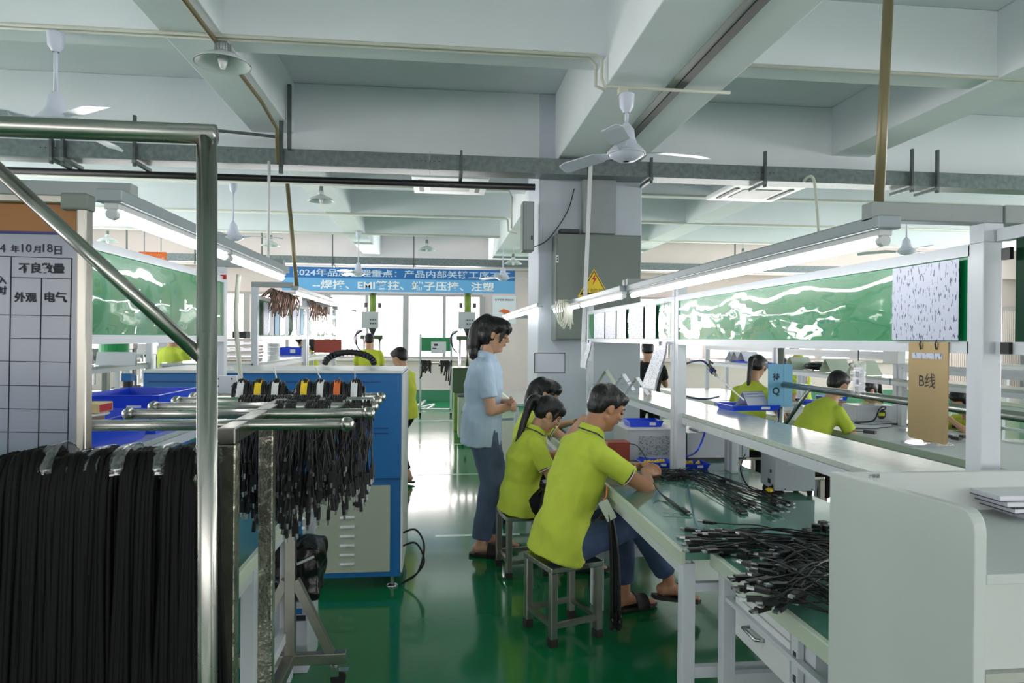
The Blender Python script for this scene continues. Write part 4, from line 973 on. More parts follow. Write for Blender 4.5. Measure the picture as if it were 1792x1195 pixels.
obj('rail_stub', G().cyl((a.x-.03, 1.27, zr), (a.x-.008, yF, zr), .010, n=12), 'steel', t, smooth=True)
# seven hanks of thick black cable over the rail
random.seed(3)
names = ['hank at the picture edge', 'hank second from the left', 'hank third from the left under the whiteboard', 'middle hank beside the whiteboard edge', 'hank left of the gap', 'broad hank right of the gap', 'hank touching the steel post', 'low dark hank behind the steel post']
for k, (px, wd, zt) in enumerate(((8, .035, 800), (62, .045, 790), (100, .04, 806), (140, .05, 797), (185, .045, 792), (255, .05, 790), (325, .05, 786), (352, .014, 812))):
    YH = 1.27; ctr = aY(px, zt, 1.25); t = thing('cable_hank', 'thick black cable '+names[k], 'cable', (ctr.x, YH, zr))
    g = G(); n = 58
    for j in range(n):
        x = ctr.x+random.uniform(-1, 1)*wd*.55; top = ctr.z+.0+random.uniform(-.018, .0)-abs(x-ctr.x)*.25; sp = random.uniform(.012, .05); x2 = x+random.uniform(-.03, .03)+(x-ctr.x)*.5; lo = random.uniform(.3, .5)
        yfr = YH-.02-sp*.9; 
        g.tube(bez([(x2, yfr-.005, lo), (x2*.5+x*.5, yfr-.012, .70), (x, yfr, zr-.12), (x, YH-.03-sp*.3, max(top-.012, zr+.012)), (x, YH, max(top, zr+.018)), (x, YH+.03+sp*.3, max(top-.012, zr+.012)), (x, YH+.03+sp*.6, zr-.12), (x2, YH+.03+sp*.8, .6), (x2, YH+.04+sp*.5, lo)], 4), .0052, 6)
    obj('strands', g, 'cablematte', t, smooth=True, kind='stuff')
    if k not in (0, 7):
        g = G(); n = 10; prev = None; xs = ctr.x+.03
        for i in range(n+1):
            a_ = PI*i/n; c = V((xs, YH-.05*math.cos(a_), zr+.005+(ctr.z-zr+.003)*math.sin(a_)+.002*math.sin(i*5+k))); q_ = g.ring([c+V((-.013, 0, 0)), c+V((.012, 0, .004)), c+V((.012, 0, .006)), c+V((-.013, 0, .003))])
            if prev: g.bridge(prev, q_)
            prev = q_
        obj('plastic_wrap', g, 'plastic', t, smooth=True)
# whiteboard
yW = 1.52
t = thing('whiteboard', 'ruled whiteboard with handwritten date and Chinese table headings', 'board', (aY(0, 600, yW).x-.3, yW, .8))
wr, wl = aY(137, 600, yW).x, -1.75; wt, wb = aY(60, 357, yW).z, .78
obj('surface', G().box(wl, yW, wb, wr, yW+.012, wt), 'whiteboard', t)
obj('header_band', G().box(wl, yW-.0012, aY(60, 406, yW).z, wr-.004, yW, wt), 'gold', t, bevel=.0005)
obj('header_line', G().box(wl, yW-.0018, aY(60, 410, yW).z, wr-.004, yW, aY(60, 405, yW).z), 'navyline', t)
fr = obj('frame', G().box(wr, yW-.012, wb-.02, wr+.020, yW+.02, wt+.02), 'steelmatte', t, bevel=.004)
obj('frame', G().box(wl, yW-.012, wt, wr, yW+.02, wt+.02), 'steelmatte', t, bevel=.004)
obj('corner_cap', G().box(wr-.03, yW-.016, wt-.012, wr+.024, yW+.022, wt+.024), 'cabinetgrey', t, bevel=.005)
def ln(x0, y0, x1, y1, w_=.0011):
    a, b = aY(x0, y0, yW), aY(x1, y1, yW)
    return G().rod((a.x, yW-.0012, a.z), (b.x, yW-.0012, b.z), w_*1.3, .0008)
g = G()
for q in ((-40, 447, 126, 452), (19, 485, 125, 488), (-40, 550, 125, 553), (20, 592, 125, 593), (-40, 631, 124, 634), (-40, 673, 123, 676), (-40, 714, 121, 717), (-40, 755, 120, 757),
          (20, 449, 14, 800), (73, 487, 67, 800), (126, 452, 118, 800), (-36, 447, -38, 800)):
    a, b = aY(q[0], q[1], yW), aY(q[2], q[3], yW)
    obj('ruled_line', G().rod((a.x, yW-.0008, a.z), (b.x, yW-.0008, b.z), .0017, .0014), 'ink', t)
def wtxt(s, px, py, w_, bold=.0): p = aY(px, py, yW-.002); text(s, w_*yW/1182, (p.x, yW-.0016, p.z), (1, 0, .0), (0, 0, 1), 'ink', t, bold=bold)
wtxt('年', 26, 435, 13, .01); wtxt('月', 64, 436, 11, .01); wtxt('日', 101, 438, 11, .01)
wtxt('4', 4, 434, 9); wtxt('10', 46, 434, 15); wtxt('18', 83, 434, 15)
wtxt('不良数量', 72, 469, 70, .03); wtxt('外观', 44, 520, 34, .03); wtxt('电气', 97, 520, 34, .03); wtxt('入', 3, 490, 14, .03); wtxt('时', 3, 508, 14, .03)
# ------------------------------------------------------------------ cable trolley
zT = 1.28; xs_ = -.525
t = thing('cable_trolley', 'stainless steel cable trolley with round tipped arms and castors', 'trolley', (xs_, 2.3, 0))
sa, sb = aY(400, 745, 1.69), aY(530, 683, 2.98)
obj('spine', G().rod((sa.x, 1.67, zT-.02), (sb.x, 3.0, zT-.02), .042, .04), 'steel', t, bevel=.003)
arms = []
for k, (Y, pl, pr, py) in enumerate(((1.83, 150, 607, 741), (2.09, 226, 645, 722), (2.29, 270, 652, 711), (2.49, 310, 659, 701), (2.66, 340, 666, 694))):
    p = aY(pr, py, Y); q = aY(pl, py, Y); z = zT-.012; arms.append((Y, q.x, p.x, z))
    am = obj('arm', G().cyl((q.x, Y, z), (p.x, Y, z), .0145, n=18), 'steel', t, smooth=True)
    for x in (q.x, p.x): obj('end_ball', G().ball((x, Y, z), .0195, 18, 12), 'steel', am, smooth=True)
obj('post', G().box(sa.x-.021, 1.67, .14, sa.x+.021, 1.712, zT-.04), 'wrapped', t, bevel=.003)
p2x = aY(467, 900, 2.12).x
obj('post', G().box(p2x-.021, 2.1, .14, p2x+.021, 2.14, zT-.04), 'wrapped', t, bevel=.003)
p3x = aY(509, 900, 2.96).x
obj('post', G().box(p3x-.022, 2.94, .14, p3x+.022, 2.98, zT-.04), 'steelmatte', t, bevel=.003)
obj('base_rail', G().box(p3x-.35, 2.94, .10, aY(606, 1120, 2.96).x, 2.98, .145), 'steelmatte', t, bevel=.003)
obj('base_rail', G().box(p3x-.40, 1.67, .10, p3x+.14, 1.712, .145), 'steelmatte', t, bevel=.003)
obj('base_rail', G().box(p3x-.025, 1.712, .10, p3x+.02, 2.94, .145), 'steelmatte', t, bevel=.003)
obj('brace', G().rod((p3x+.02, 2.96, .46), (p3x+.17, 2.96, .14), .035, .035), 'steelmatte', t)
obj('brace', G().rod((p3x-.02, 2.96, .46), (p3x-.17, 2.96, .14), .035, .035), 'steelmatte', t)
for (x, y) in ((aY(600, 1120, 2.96).x-.03, 2.96), (p3x-.32, 2.96), (p3x+.11, 1.69), (p3x-.37, 1.69)):
    cs = obj('castor', G().box(x-.016, y-.016, .045, x+.016, y+.016, .10).cyl((x, y, .088), (x, y, .10), .024, n=14), 'silver', t)
    obj('wheel', G().cyl((x+.012, y-.012, .032), (x+.012, y+.012, .032), .032, n=20), 'rubber', cs, smooth=False)
    obj('brake_lever', G().box(x+.01, y-.015, .066, x+.055, y+.015, .07), 'silver', cs)
# ---- hanging USB cables
def usb_plug(p, d, s=1., mt='plug'):
    d = V(d).normalized(); sd_, up_ = frame(d); g = G()
    g.obox(p+d*.014*s, sd_*.0075*s, up_*.0045*s, d*.016*s); g.cyl(p-d*.012*s, p, .003*s, .005*s, 6)
    return g
def plug_tip(p, d, s=1.):
    d = V(d).normalized(); sd_, up_ = frame(d)
    return G().obox(p+d*.037*s, sd_*.0058*s, up_*.0024*s, d*.008*s)
def cable(parent, pts, r=.0026, n=5, s=1., tip='silver'):
    pts = [V(p) for p in pts]; c = obj('cable', G().tube(bez(pts, 4), r, n), 'cable', parent, smooth=True)
    d = (pts[-1]-pts[-2]).normalized(); obj('plug', usb_plug(pts[-1], d, s), 'plug', c)
    return c, pts[-1], d
tips = []
def hang_bundle(label, x, Y, z, wx, n, zlo, zhi, tie, grp, parted=True):
    t = thing('cable_bundle', label, 'cable', (x, Y, z), grp); g = G()
    for j in range(n):
        xx = x+random.uniform(-wx, wx); f_ = random.choice((-1, 1)); yy = Y+f_*.018; xx = x+random.uniform(-1, 1)*wx*1.15; zt = z+.018+(.054 if tie else .004)*math.sqrt(max(.05, 1-((xx-x)/(wx*1.2))**2))*random.uniform(.75, 1); xe = xx+random.uniform(-.03, .03); ye = Y+f_*random.uniform(.015, .06); ze = random.uniform(zlo, zhi)
        pts = [(xx-.006*f_, Y-f_*.02, z-.05), (xx*.7+x*.3, Y-f_*.026, z+.006), (xx*.85+x*.15, Y-f_*.018, zt-.012), (xx, Y, zt), (xx, Y+f_*.018, zt-.012), (xx, yy+f_*.008, z+.006), (xx+.004, yy+f_*.008, z-.08), (xe, ye, ze+.05), (xe+random.uniform(-.006, .006), ye, ze)]
        c, p, d = cable(t, pts, s=1.2)
        obj('plug_tip', plug_tip(p, d, 1.2), 'silver', c) if random.random() < .85 else None
    if tie:
        tg = G(); prev = None
        for i in range(9):
            a_ = PI*i/8; c = V((x, Y-.04*math.cos(a_), z+.002+.060*math.sin(a_))); q_ = tg.ring([c+V((-.012, 0, 0)), c+V((.012, 0, 0)), c+V((.012, 0, .003)), c+V((-.012, 0, .003))])
            if prev: tg.bridge(prev, q_)
            prev = q_
        obj('tie_wrap', tg, tie, t, smooth=True)
        if tie == 'white': obj('tie_tail', G().rod((x, Y, z+.065), (x+random.uniform(-.05, .05), Y-.01, z+.115), .012, .002), tie, t)
    return t
random.seed(11)
Yb, _, _, zb_ = arms[4]
tl = ['leftmost black cable bundle over the rear trolley arm, thin white tie', 'cable bundle with yellow tape left of the trolley spine', 'cable bundle just left of the trolley spine with a white tie', 'cable bundle with broad yellow tape right of the spine', 'cable bundle with white tie right of the yellow taped one', 'cable bundle with an orange yellow tape low on it', 'rightmost cable bundle on the rear arm with a long white tie tail']
for k, (px, tie) in enumerate(((425, 'white'), (455, 'yellow'), (485, 'white'), (535, 'yellow'), (563, 'white'), (592, 'orange'), (622, 'white'))):
    hang_bundle(tl[k], X(px, Yb), Yb, zb_, .034, 30, .86+.02*(k % 3), 1.10, tie, 'cable bundles on the trolley')
for k, (ai, px, zl, zh, l) in enumerate(((3, 440, .84, 1.08, 'lower hanging plugs at the left of the second rear arm'), (3, 470, .82, 1.06, 'dense hanging plugs behind the second trolley post'), (3, 540, .88, 1.10, 'hanging plugs at the middle of the second rear arm'), (3, 590, .88, 1.12, 'hanging plugs towards the right tip of the second rear arm'),
        (4, 500, .86, 1.1, 'hanging plugs beside the spine on the rear arm'), (3, 505, .80, 1.06, 'hanging plugs just right of the second trolley post'), (2, 505, .90, 1.1, 'hanging plugs right of the spine on the middle arm'), (2, 560, .92, 1.12, 'hanging plugs on the middle trolley arm'), (2, 630, 1.0, 1.13, 'fanned plugs hanging at the right tip of the middle arm'))):
    Y, q, p, z = arms[ai]
    hang_bundle('black cable bundle, '+l, X(px, Y), Y, z, .036, 24, zl, zh, None, 'cable bundles on the trolley')
# ------------------------------------------------------------------ goods on the near right bench
ZT = .7505
def T_(px, py, z=ZT): return aZ(px, py, z)
def boxrot(g, c, hx_, hy_, hz_, a): return g.obox(c, (hx_*math.cos(a), hx_*math.sin(a), 0), (-hy_*math.sin(a), hy_*math.cos(a), 0), (0, 0, hz_))
def tray_bin(label, c, w_, d_, h, mt='tray', a=0., grp=None, nm='parts_tray', flare=.012, tagp=True):
    """open topped tray: c is the centre of its underside"""
    t = thing(nm, label, 'tray', c, grp, a); g = G()
    o0 = [(-w_/2+flare, -d_/2+flare, 0), (w_/2-flare, -d_/2+flare, 0), (w_/2-flare, d_/2-flare, 0), (-w_/2+flare, d_/2-flare, 0)]
    o1 = [(-w_/2, -d_/2, h), (w_/2, -d_/2, h), (w_/2, d_/2, h), (-w_/2, d_/2, h)]
    i1 = [(x*(1-.012/w_), y*(1-.012/d_), h) for x, y, z in o1]; i0 = [(x*.94, y*.94, .004) for x, y, z in o0]
    A, B, C_, D = g.ring(o0), g.ring(o1), g.ring(i1), g.ring(i0); g.bridge(A, B); g.bridge(B, C_); g.bridge(C_, D); g.f.append(tuple(reversed(A))); g.f.append(tuple(D))
    obj('body', g, mt, t, local=True)
    obj('rim', G().tube([o1[0], o1[1]], .003, 6).tube([o1[1], o1[2]], .003, 6).tube([o1[2], o1[3]], .003, 6).tube([o1[3], o1[0]], .003, 6), mt, t, local=True)
    if tagp: obj('label_sticker', G().box(w_*.1, -d_/2+flare*.35-.002, h*.3, w_*.28, -d_/2+flare*.35, h*.8), 'paper', t, local=True)
    return t
# white power supply box with four rubber feet
a = T_(1375, 868); b = T_(1434, 868)
c = V(((a.x+b.x)/2, a.y+.09, 0)); ang = R(-6)
t = thing('power_supply', 'white metal power supply box standing on four black rubber feet', 'electronic box', (c.x, c.y, ZT), None, ang)
obj('case', G().box(-.12, -.085, .022, .075, .10, .185), 'boxgrey', t, local=True, bevel=.003)
obj('top_lid', G().box(-.122, -.087, .185, .077, .102, .188), 'white', t, local=True)
for x in (-.10, .055):
    for y in (-.07, .085): obj('rubber_foot', G().cyl((x, y, 0), (x, y, .022), .011, .014, 12), 'rubber', t, local=True)
obj('socket', G().box(-.1225, -.03, .045, -.12, .0, .068), 'black', t, local=True); obj('switch', G().box(-.1225, -.04, .10, -.12, -.028, .115), 'black', t, local=True)
obj('rating_label', G().box(-.06, -.087, .145, -.015, -.085, .165), 'papergrey', t, local=True)
for x in (-.07, .06): obj('screw', G().cyl((x, -.087, .03), (x, -.085, .03), .003, n=8), 'black', t, local=True)
# its flex coiled and tied yellow
q = V((c.x-.15, c.y-.06, ZT))
t = thing('power_cable', 'coiled black power cable tied with a yellow twist before the white box', 'cable', q)
obj('plug_end', G().cyl(q+V((.045, .02, .05)), q+V((.018, .01, .035)), .011, .007, 10), 'black', t)
for k in range(4):
    a_ = k*.75-.6; L = .075; d = V((math.cos(a_), math.sin(a_)*.6, 0)); nrm = V((-d.y, d.x, 0))
    g = G().tube(bez([q+V((0, 0, .02)), q+d*L*.6+nrm*.02+V((0, 0, .02+.006*k)), q+d*L+V((0, 0, .012)), q+d*L*.6-nrm*.02+V((0, 0, .01)), q+V((0, 0, .016)), q-d*L*.55+nrm*.015+V((0, 0, .015)), q-d*L*.8+V((0, 0, .01)), q-d*L*.5-nrm*.015+V((0, 0, .008)), q+V((0, 0, .02))], 5), .0038, 7)
    obj('loop', g, 'black', t, smooth=True)
obj('lead', G().tube(bez([q+V((0, 0, .02)), q+V((-.09, .01, .03)), q+V((-.10, .10, .10)), q+V((-.02, .22, .16))], 6), .0036, 7), 'black', t, smooth=True)
obj('twist_tie', G().cyl(q+V((-.012, -.008, .02)), q+V((.012, .008, .02)), .014, n=12), 'yellow', t)
# long grey instrument behind
a = T_(1195, 806); b = T_(1315, 806)
t = thing('test_instrument', 'long grey bench instrument behind the steel post, papers on top', 'electronic box', (a.x, a.y, ZT))
wx = (b.x-a.x); obj('case', G().box(a.x+.03, a.y, ZT+.015, b.x, a.y+.32, ZT+.17), 'boxgrey', t, bevel=.004)
obj('dark_side', G().box(a.x+.0, a.y+.01, ZT+.015, a.x+.03, a.y+.31, ZT+.165), 'boxdark', t, bevel=.004)
obj('plinth', G().box(a.x+.02, a.y+.02, ZT, b.x-.01, a.y+.30, ZT+.015), 'black', t)
obj('seam', G().box(b.x-.05, a.y-.001, ZT+.02, b.x-.047, a.y, ZT+.168), 'boxdark', t)
single('paper_stack', G().box(a.x+.12, a.y+.05, ZT+.1705, a.x+.30, a.y+.22, ZT+.178), 'paper', 'few white sheets lying on the grey instrument', 'papers', (a.x+.2, a.y+.1, ZT+.17))
single('stapler', G().obox((a.x+.33, a.y+.1, ZT+.182), (.035, -.012, 0), (.005, .012, 0), (0, 0, .0095)), 'boxdark', 'dark small stapler on the grey instrument', 'stapler', (a.x+.33, a.y+.1, ZT+.17), bevel=.003)
# perforated instrument with blue tray on top
a = T_(1098, 806); b = T_(1178, 806)
t = thing('test_instrument', 'pale instrument with a perforated side left of the steel post', 'electronic box', (a.x, a.y, ZT))
obj('case', G().box(a.x, a.y, ZT, b.x+.02, a.y+.34, ZT+.19), 'boxgrey', t, bevel=.004)
obj('perforated_panel', G().box(a.x+.07, a.y-.002, ZT+.03, b.x+.01, a.y, ZT+.15), 'perf', t)
obj('lid', G().box(a.x-.01, a.y-.01, ZT+.19, b.x+.03, a.y+.35, ZT+.196), 'white', t)
tray_bin('small bright blue tray on the perforated instrument beside the man\'s face', (a.x+.14, a.y+.15, ZT+.197), .22, .16, .035)
# reddish brown box
a = T_(1068, 812, ZT)
t = thing('metal_box', 'rust red metal box in front of the perforated instrument', 'box', (a.x, a.y, ZT))
obj('body', G().box(a.x-.02, a.y-.02, ZT, a.x+.115, a.y+.10, ZT+.125), 'redbox', t, bevel=.004)
obj('lid', G().box(a.x-.022, a.y-.022, ZT+.125, a.x+.117, a.y+.102, ZT+.132), 'redbox', t, bevel=.003)
single('test_lead', G().tube(bez([V((a.x+.115, a.y, ZT+.12)), V((a.x+.16, a.y-.01, ZT+.11)), V((a.x+.2, a.y-.04, ZT+.05)), V((a.x+.22, a.y-.05, ZT+.01))]), .0025, 6), 'black', 'thin black lead from the rust red box', 'cable', (a.x+.15, a.y, ZT), smooth=True)
p = T_(1112, 800); single('tape_roll', G().cyl((p.x-.0, p.y-.03, ZT+.022), (p.x+.05, p.y-.03, ZT+.022), .022, n=20), 'white', 'small white tape roll beside the rust red box', 'tape', (p.x, p.y, ZT), smooth=False)
# blue trays with yellow caps either side of the post
for k, (px, py, l) in enumerate(((1145, 815, 'blue tray of yellow caps left of the steel post'), (1208, 818, 'blue tray of yellow caps right of the steel post'))):
    p = T_(px, py); tray_bin(l, (p.x, p.y, ZT), .19, .13, .030)
    random.seed(k+4)
    for j in range(9):
        x = p.x+(-.06+.015*j); y = p.y+random.uniform(-.025, .03)
        o = single('rubber_cap', G().lathe([(.001, .03), (.006, .03), (.0105, .018), (.013, .0), (.0, .0)], c=(x, y, ZT+.006), n=10), 'yellow', 'yellow rubber cap in the '+l.split(' of ')[0]+' '+('left' if k == 0 else 'right')+' of the steel post', 'cap', (x, y, ZT), group='yellow caps in the '+('left' if k == 0 else 'right')+' blue tray')
single('air_hose', G().tube(bez([aX(1236, 733, 1.42), aX(1232, 762, 1.40), aX(1218, 790, 1.30), T_(1195, 800, .79), T_(1160, 806, .765), T_(1118, 800, .77)], 8), .006, 8), 'tray', 'blue air hose falling from the shelf behind the steel post to the trays', 'hose', T_(1190, 800), smooth=True)
p = T_(1262, 846); single('binder_clip', G().box(p.x-.012, p.y-.008, ZT, p.x+.022, p.y+.012, ZT+.022), 'black', 'small black clip standing on the green bench top', 'clip', (p.x, p.y, ZT), bevel=.002)
# printed guide lines on the table top
for k, (x0, y0, x1, y1) in enumerate(((1160, 896, 1212, 898), (1160, 903, 1215, 905), (1195, 926, 1235, 928), (1256, 828, 1330, 830))):
    a, b = T_(x0, y0, .7512), T_(x1, y1, .7512); w_ = obj('guide_line', G().rod(a, b, .005, .0006), 'line', bpy.data.objects['workbench'])
# heap of finished cables behind the man's hands
def table_cable(parent, pts, tipd=None, both=False, r=.0024, s=1.15):
    pts = [V(p) for p in pts]; c = obj('cable', G().tube(bez(pts, 5), r, 6), 'cable', parent, smooth=True)
    for (p, d) in (((pts[-1], pts[-1]-pts[-2]),) + (((pts[0], pts[0]-pts[1]),) if both else ())):
        d = d.copy(); d.z *= .3; d.normalize(); obj('plug', usb_plug(p, d, s), 'plug', c); obj('plug_tip', plug_tip(p, d, s), 'silver', c)
    return c
random.seed(21)
t = thing('cable_pile', 'loose pile of black cables with plugs on the bench by the man\'s hands', 'cable', T_(1250, 850))
for j in range(18):
    a = T_(1165+random.uniform(-14, 30), 835+random.uniform(-8, 8)); b = T_(1215+random.uniform(-10, 25), 838+random.uniform(-14, 12)); e = T_(1280+random.uniform(0, 95), 875+random.uniform(-6, 22)+random.uniform(0, 5))
    z = ZT+.004+j*.0016; m1 = a*.5+b*.5+V((0, 0, 0)); m1.z = ZT+.02+j*.001
    for v in (a, b): v.z = z
    e.z = ZT+.005+(j % 5)*.003; mid = b*.5+e*.5+V((random.uniform(-.02, .02), random.uniform(-.02, .02), 0)); mid.z = z*.5+e.z*.5
    table_cable(t, [a+V((.02, .03, .01)), a, m1+V((0, -.03, 0)), b, mid, e])
t = thing('cable_pile', 'knot of black cable bodies just right of the man\'s hands', 'cable', T_(1165, 835))
for j in range(8):
    p = T_(1160+j*5, 830+(j % 3)*5); p.z = ZT+.012; L = .035+.006*(j % 3)
    obj('loop', G().tube(bez([p+V((L*math.cos(a_), L*.5*math.sin(a_), .012*math.sin(a_*1.7+j))) for a_ in [2*PI*q_/7+j for q_ in range(8)]], 4), .004, 6), 'cable', t, smooth=True)
t = thing('cable_pile', 'three thin cables running from the man\'s hands to a black plug', 'cable', T_(1170, 875))
for j in range(3):
    e = T_(1193+j*2, 893+j*2); e.z = ZT+.008; table_cable(t, [T_(1143, 845, .80), T_(1155, 862, .77)+V((0, .004*j, 0)), T_(1175, 876+j*3, .757), e], s=1.3)
# two big bundles on the near desk
def fan_bundle(label, heads, tail, n, spread, tz=.03, seed=5):
    random.seed(seed); t = thing('cable_bundle', label, 'cable', tail[0])
    for j in range(n):
        u_ = (j+.5)/n; h = heads(u_); k = random.uniform(0, 1)
        T0 = V(tail[0])*(1-k)+V(tail[1])*k; T0.z = ZT+.004+random.uniform(0, tz)
        h.z = ZT+.006+random.uniform(0, spread); mid = h*.55+T0*.45+V((random.uniform(-.01, .01), random.uniform(-.008, .008), 0)); mid.z = ZT+.012+random.uniform(0, tz+spread*.3)
        m2 = h*.82+T0*.18; m2.z = h.z*.6+mid.z*.4
        table_cable(t, [T0, mid, m2, h], s=1.3, r=.0026)
    return t
fan_bundle('fan of black cables with metal tipped plugs lying across the bench corner', lambda u_: T_(1222+random.uniform(-12, 70), 928+u_*50), (T_(1470, 948), T_(1480, 990)), 26, .03, seed=9)
fan_bundle('large heap of black cables with metal tipped plugs on the near desk', lambda u_: T_(1318+random.uniform(-12, 90), 962+u_*118+random.uniform(-4, 4)), (T_(1500, 985), T_(1500, 1110)), 60, .06, tz=.06, seed=12)
for k, (px, py) in enumerate(((1412, 935), (1428, 928), (1440, 922), (1448, 930), (1420, 945), (1452, 972))):
    p = T_(px, py); t = thing('connector', 'black square connector on the near desk beside the white panel', 'connector', p, 'black square connectors beside the white panel', random.uniform(-.5, .5))
    obj('housing', G().box(-.016, -.012, 0, .016, .012, .024), 'plug', t, local=True, bevel=.002); obj('pin', G().box(-.006, -.0135, .008, .006, -.012, .013), 'silver', t, local=True)
    obj('lead', G().tube(bez([(.016, 0, .01), (.05, .01, .012), (.10, -.01, .005)]), .0022, 6), 'cable', t, local=True, smooth=True)
# cables hanging from laps, badge
def lap_hank(label, px0, py0, px1, py1, Y, n, wd, grp=None):
    random.seed(int(px0)); a = aY(px0, py0, Y); b = aY(px1, py1, Y); t = thing('cable_hank', label, 'cable', a)
    for j in range(n):
        o_ = random.uniform(-wd, wd); y_ = random.uniform(-.03, .03); e = b+V((o_*1.2, y_, random.uniform(0, .07)))
        c = obj('cable', G().tube(bez([a+V((o_*.4-.03, y_+.05, -.02)), a+V((o_*.5, y_, .02)), a*.6+b*.4+V((o_+.015, y_, 0)), e], 5), .0032, 6), 'cable', t, smooth=True)
        obj('plug', usb_plug(e, V((0, 0, -1)), 1.1), 'plug', c)
    return t
lap_hank('long black cable hank hanging from the man\'s lap to near the floor', 1066, 905, 1077, 1092, 3.18, 26, .022)
lap_hank('black cable hank hanging from the lap of the ponytailed woman', 952, 862, 942, 925, 4.12, 16, .028)
a = aY(1063, 893, 3.15)
t = thing('id_badge', 'pale plastic identity badge on an orange cord at the man\'s waist', 'badge', a)
obj('card', G().obox(a, V((.022, 0, .012)), V((0, .0015, 0)), V((-.024, 0, .045))), 'edge', t, bevel=.002)
obj('cord', G().tube([a+V((-.022, 0, .043)), aY(1061, 868, 3.16), aY(1062, 850, 3.18)], .0035, 6), 'orange', t)
# ------------------------------------------------------------------ on and under the near shelf
ZS = 1.0905
p = aZ(1308, 716, ZS)
tray_bin('bright blue tray holding a white folded card on the near metal shelf', (p.x, p.y, ZS), .30, .21, .030, a=R(4))
t = thing('tent_card', 'white folded tent card standing in the blue shelf tray', 'sign', (p.x+.03, p.y, ZS+.006), None, R(14))
for s_ in (1, -1): obj('face', G().obox((0, s_*.035, .05), (.075, 0, 0), (0, .0009, 0), (0, -s_*.034, .05)), 'docv' if s_ < 0 else 'paper', t, local=True)
for j in range(3):
    o = single('plastic_bag', G().ell((p.x-.06+.035*j, p.y-.03+.02*(j % 2), ZS+.022), (.035, .01, 0), (-.008, .026, 0), (0, 0, .014), 10, 6), 'plastic', 'small clear plastic bag in the blue shelf tray', 'bag', (p.x, p.y, ZS), group='clear bags in the blue shelf tray', smooth=True)
def tent(label, c, a, w_=.10, h=.07, mt='plastic', inner='yellow', grp=None, cat='sign'):
    t = thing('tent_card', label, cat, c, grp, a)
    for s_ in (1, -1): obj('face', G().obox((0, s_*h*.35, h*.5), (w_/2, 0, 0), (0, .001, 0), (0, -s_*h*.33, h*.5)), mt, t, local=True)
    obj('insert', G().obox((0, -h*.33, h*.48), (w_/2-.008, 0, 0), (0, .0006, 0), (0, h*.31, h*.42)), inner, t, local=True)
    return t
for k, (px, py, l) in enumerate(((1062, 672, 'leftmost clear tent card on the second bench shelf'), (1092, 682, 'middle pale yellow tent card on the second bench shelf'), (1116, 690, 'rightmost yellow backed tent card on the second bench shelf'))):
    p = aZ(px, py, ZS); tent(l, (p.x, p.y+.02, ZS), R(62), .13, .125, 'docv' if k else 'edge', 'limedark' if k == 2 else 'edge')
# bronze plate
xq = 1.318
pa, pb, pc = aX(1592, 607, xq), aX(1661, 607, xq), aX(1592, 765, xq)
t = thing('clipboard', 'bronze coloured metal plate with B line handwriting hanging from the panel rail', 'sign', (xq, (pa.y+pb.y)/2, pc.z))
y0, y1, z0, z1 = pb.y, pa.y, pc.z, 1.498
r_ = .012; out = [(xq, y0, z1), (xq, y1, z1)]
for k in range(5): a_ = PI/2*k/4; out.append((xq, y1-r_+r_*math.cos(a_), z0+r_-r_*math.sin(a_)))
for k in range(5): a_ = PI/2*k/4; out.append((xq, y0+r_-r_*math.sin(a_), z0+r_-r_*math.cos(a_)))
obj('plate', G().prism(out, (-.003, 0, 0)), 'bronze', t)
obj('paper_strip', G().box(xq-.0042, y0+.02, z1-.045, xq-.0031, y1-.015, z1-.03), 'docv', t)
text('B线', .062, (xq-.0036, (y0+y1)/2, (z0+z1)/2+.03), (0, -1, 0), (0, 0, 1), 'ink', t)
for y in (y0+.04, y1-.05): obj('hook', G().tube([(xq-.005, y, z1-.02), (xq-.008, y, z1-.005), (xq-.003, y, z1+.006)], .002, 6), 'black', t)
# paper on the green board and papers in the second board
xq = 1.312
def board_paper(label, px0, px1, X_, z0, z1, mt='docv', grp=None):
    a, b = aX(px0, 520, X_), aX(px1, 520, X_); return single('paper_sheet', G().box(X_-.0008, min(a.y, b.y), z0, X_, max(a.y, b.y), z1), mt, label, 'paper', (X_, a.y, z0), grp)
board_paper('white printed sheet in a sleeve at the near end of the green board', 1562, 1678, xq, 1.503, 1.71)
for k, (a_, b_, l) in enumerate(((1040, 1058, 'first'), (1060, 1078, 'second'), (1080, 1096, 'third'), (1101, 1126, 'fourth'), (1129, 1148, 'fifth'))):
    board_paper(l+' printed sheet from the left in the second green board', a_, b_, xq, 1.503, 1.712, 'docv' if k % 2 else 'doch')
single('rolled_sleeve', G().cyl((1.305, 3.80, 1.50), (1.305, 3.80, 1.72), .012, n=10), 'plastic', 'rolled clear sleeve at the near end of the second board', 'sleeve', (1.3, 3.8, 1.5), smooth=True)
# hanging paper sheets with bulldog clips
def hang_paper(label, px, Xp, ztop, zbot, wd, curl):
    a = aX(px, 610, Xp); t = thing('hanging_papers', label, 'papers', (Xp, a.y, ztop))
    for k in range(3):
        g = G(); prev = None
        for i in range(7):
            u_ = i/6; x = Xp-.004*k-curl*math.sin(u_*1.9)*u_; z = ztop+(zbot-ztop)*u_+.006*k; q_ = g.ring([(x, a.y-wd/2, z), (x-.012*u_, a.y+wd/2, z), (x-.012*u_+.0008, a.y+wd/2, z), (x+.0008, a.y-wd/2, z)])
            if prev: g.bridge(prev, q_)
            prev = q_
        obj('sheet', g, 'paper' if k < 2 else 'doch', t, smooth=False)
    obj('bulldog_clip', G().box(Xp-.012, a.y-.016, ztop-.012, Xp+.006, a.y+.016, ztop+.012), 'black', t); 
    return t
hang_paper('thick stack of white sheets clipped on the second bench, beside the steel post', 1158, 1.30, 1.475, 1.20, .20, .07)
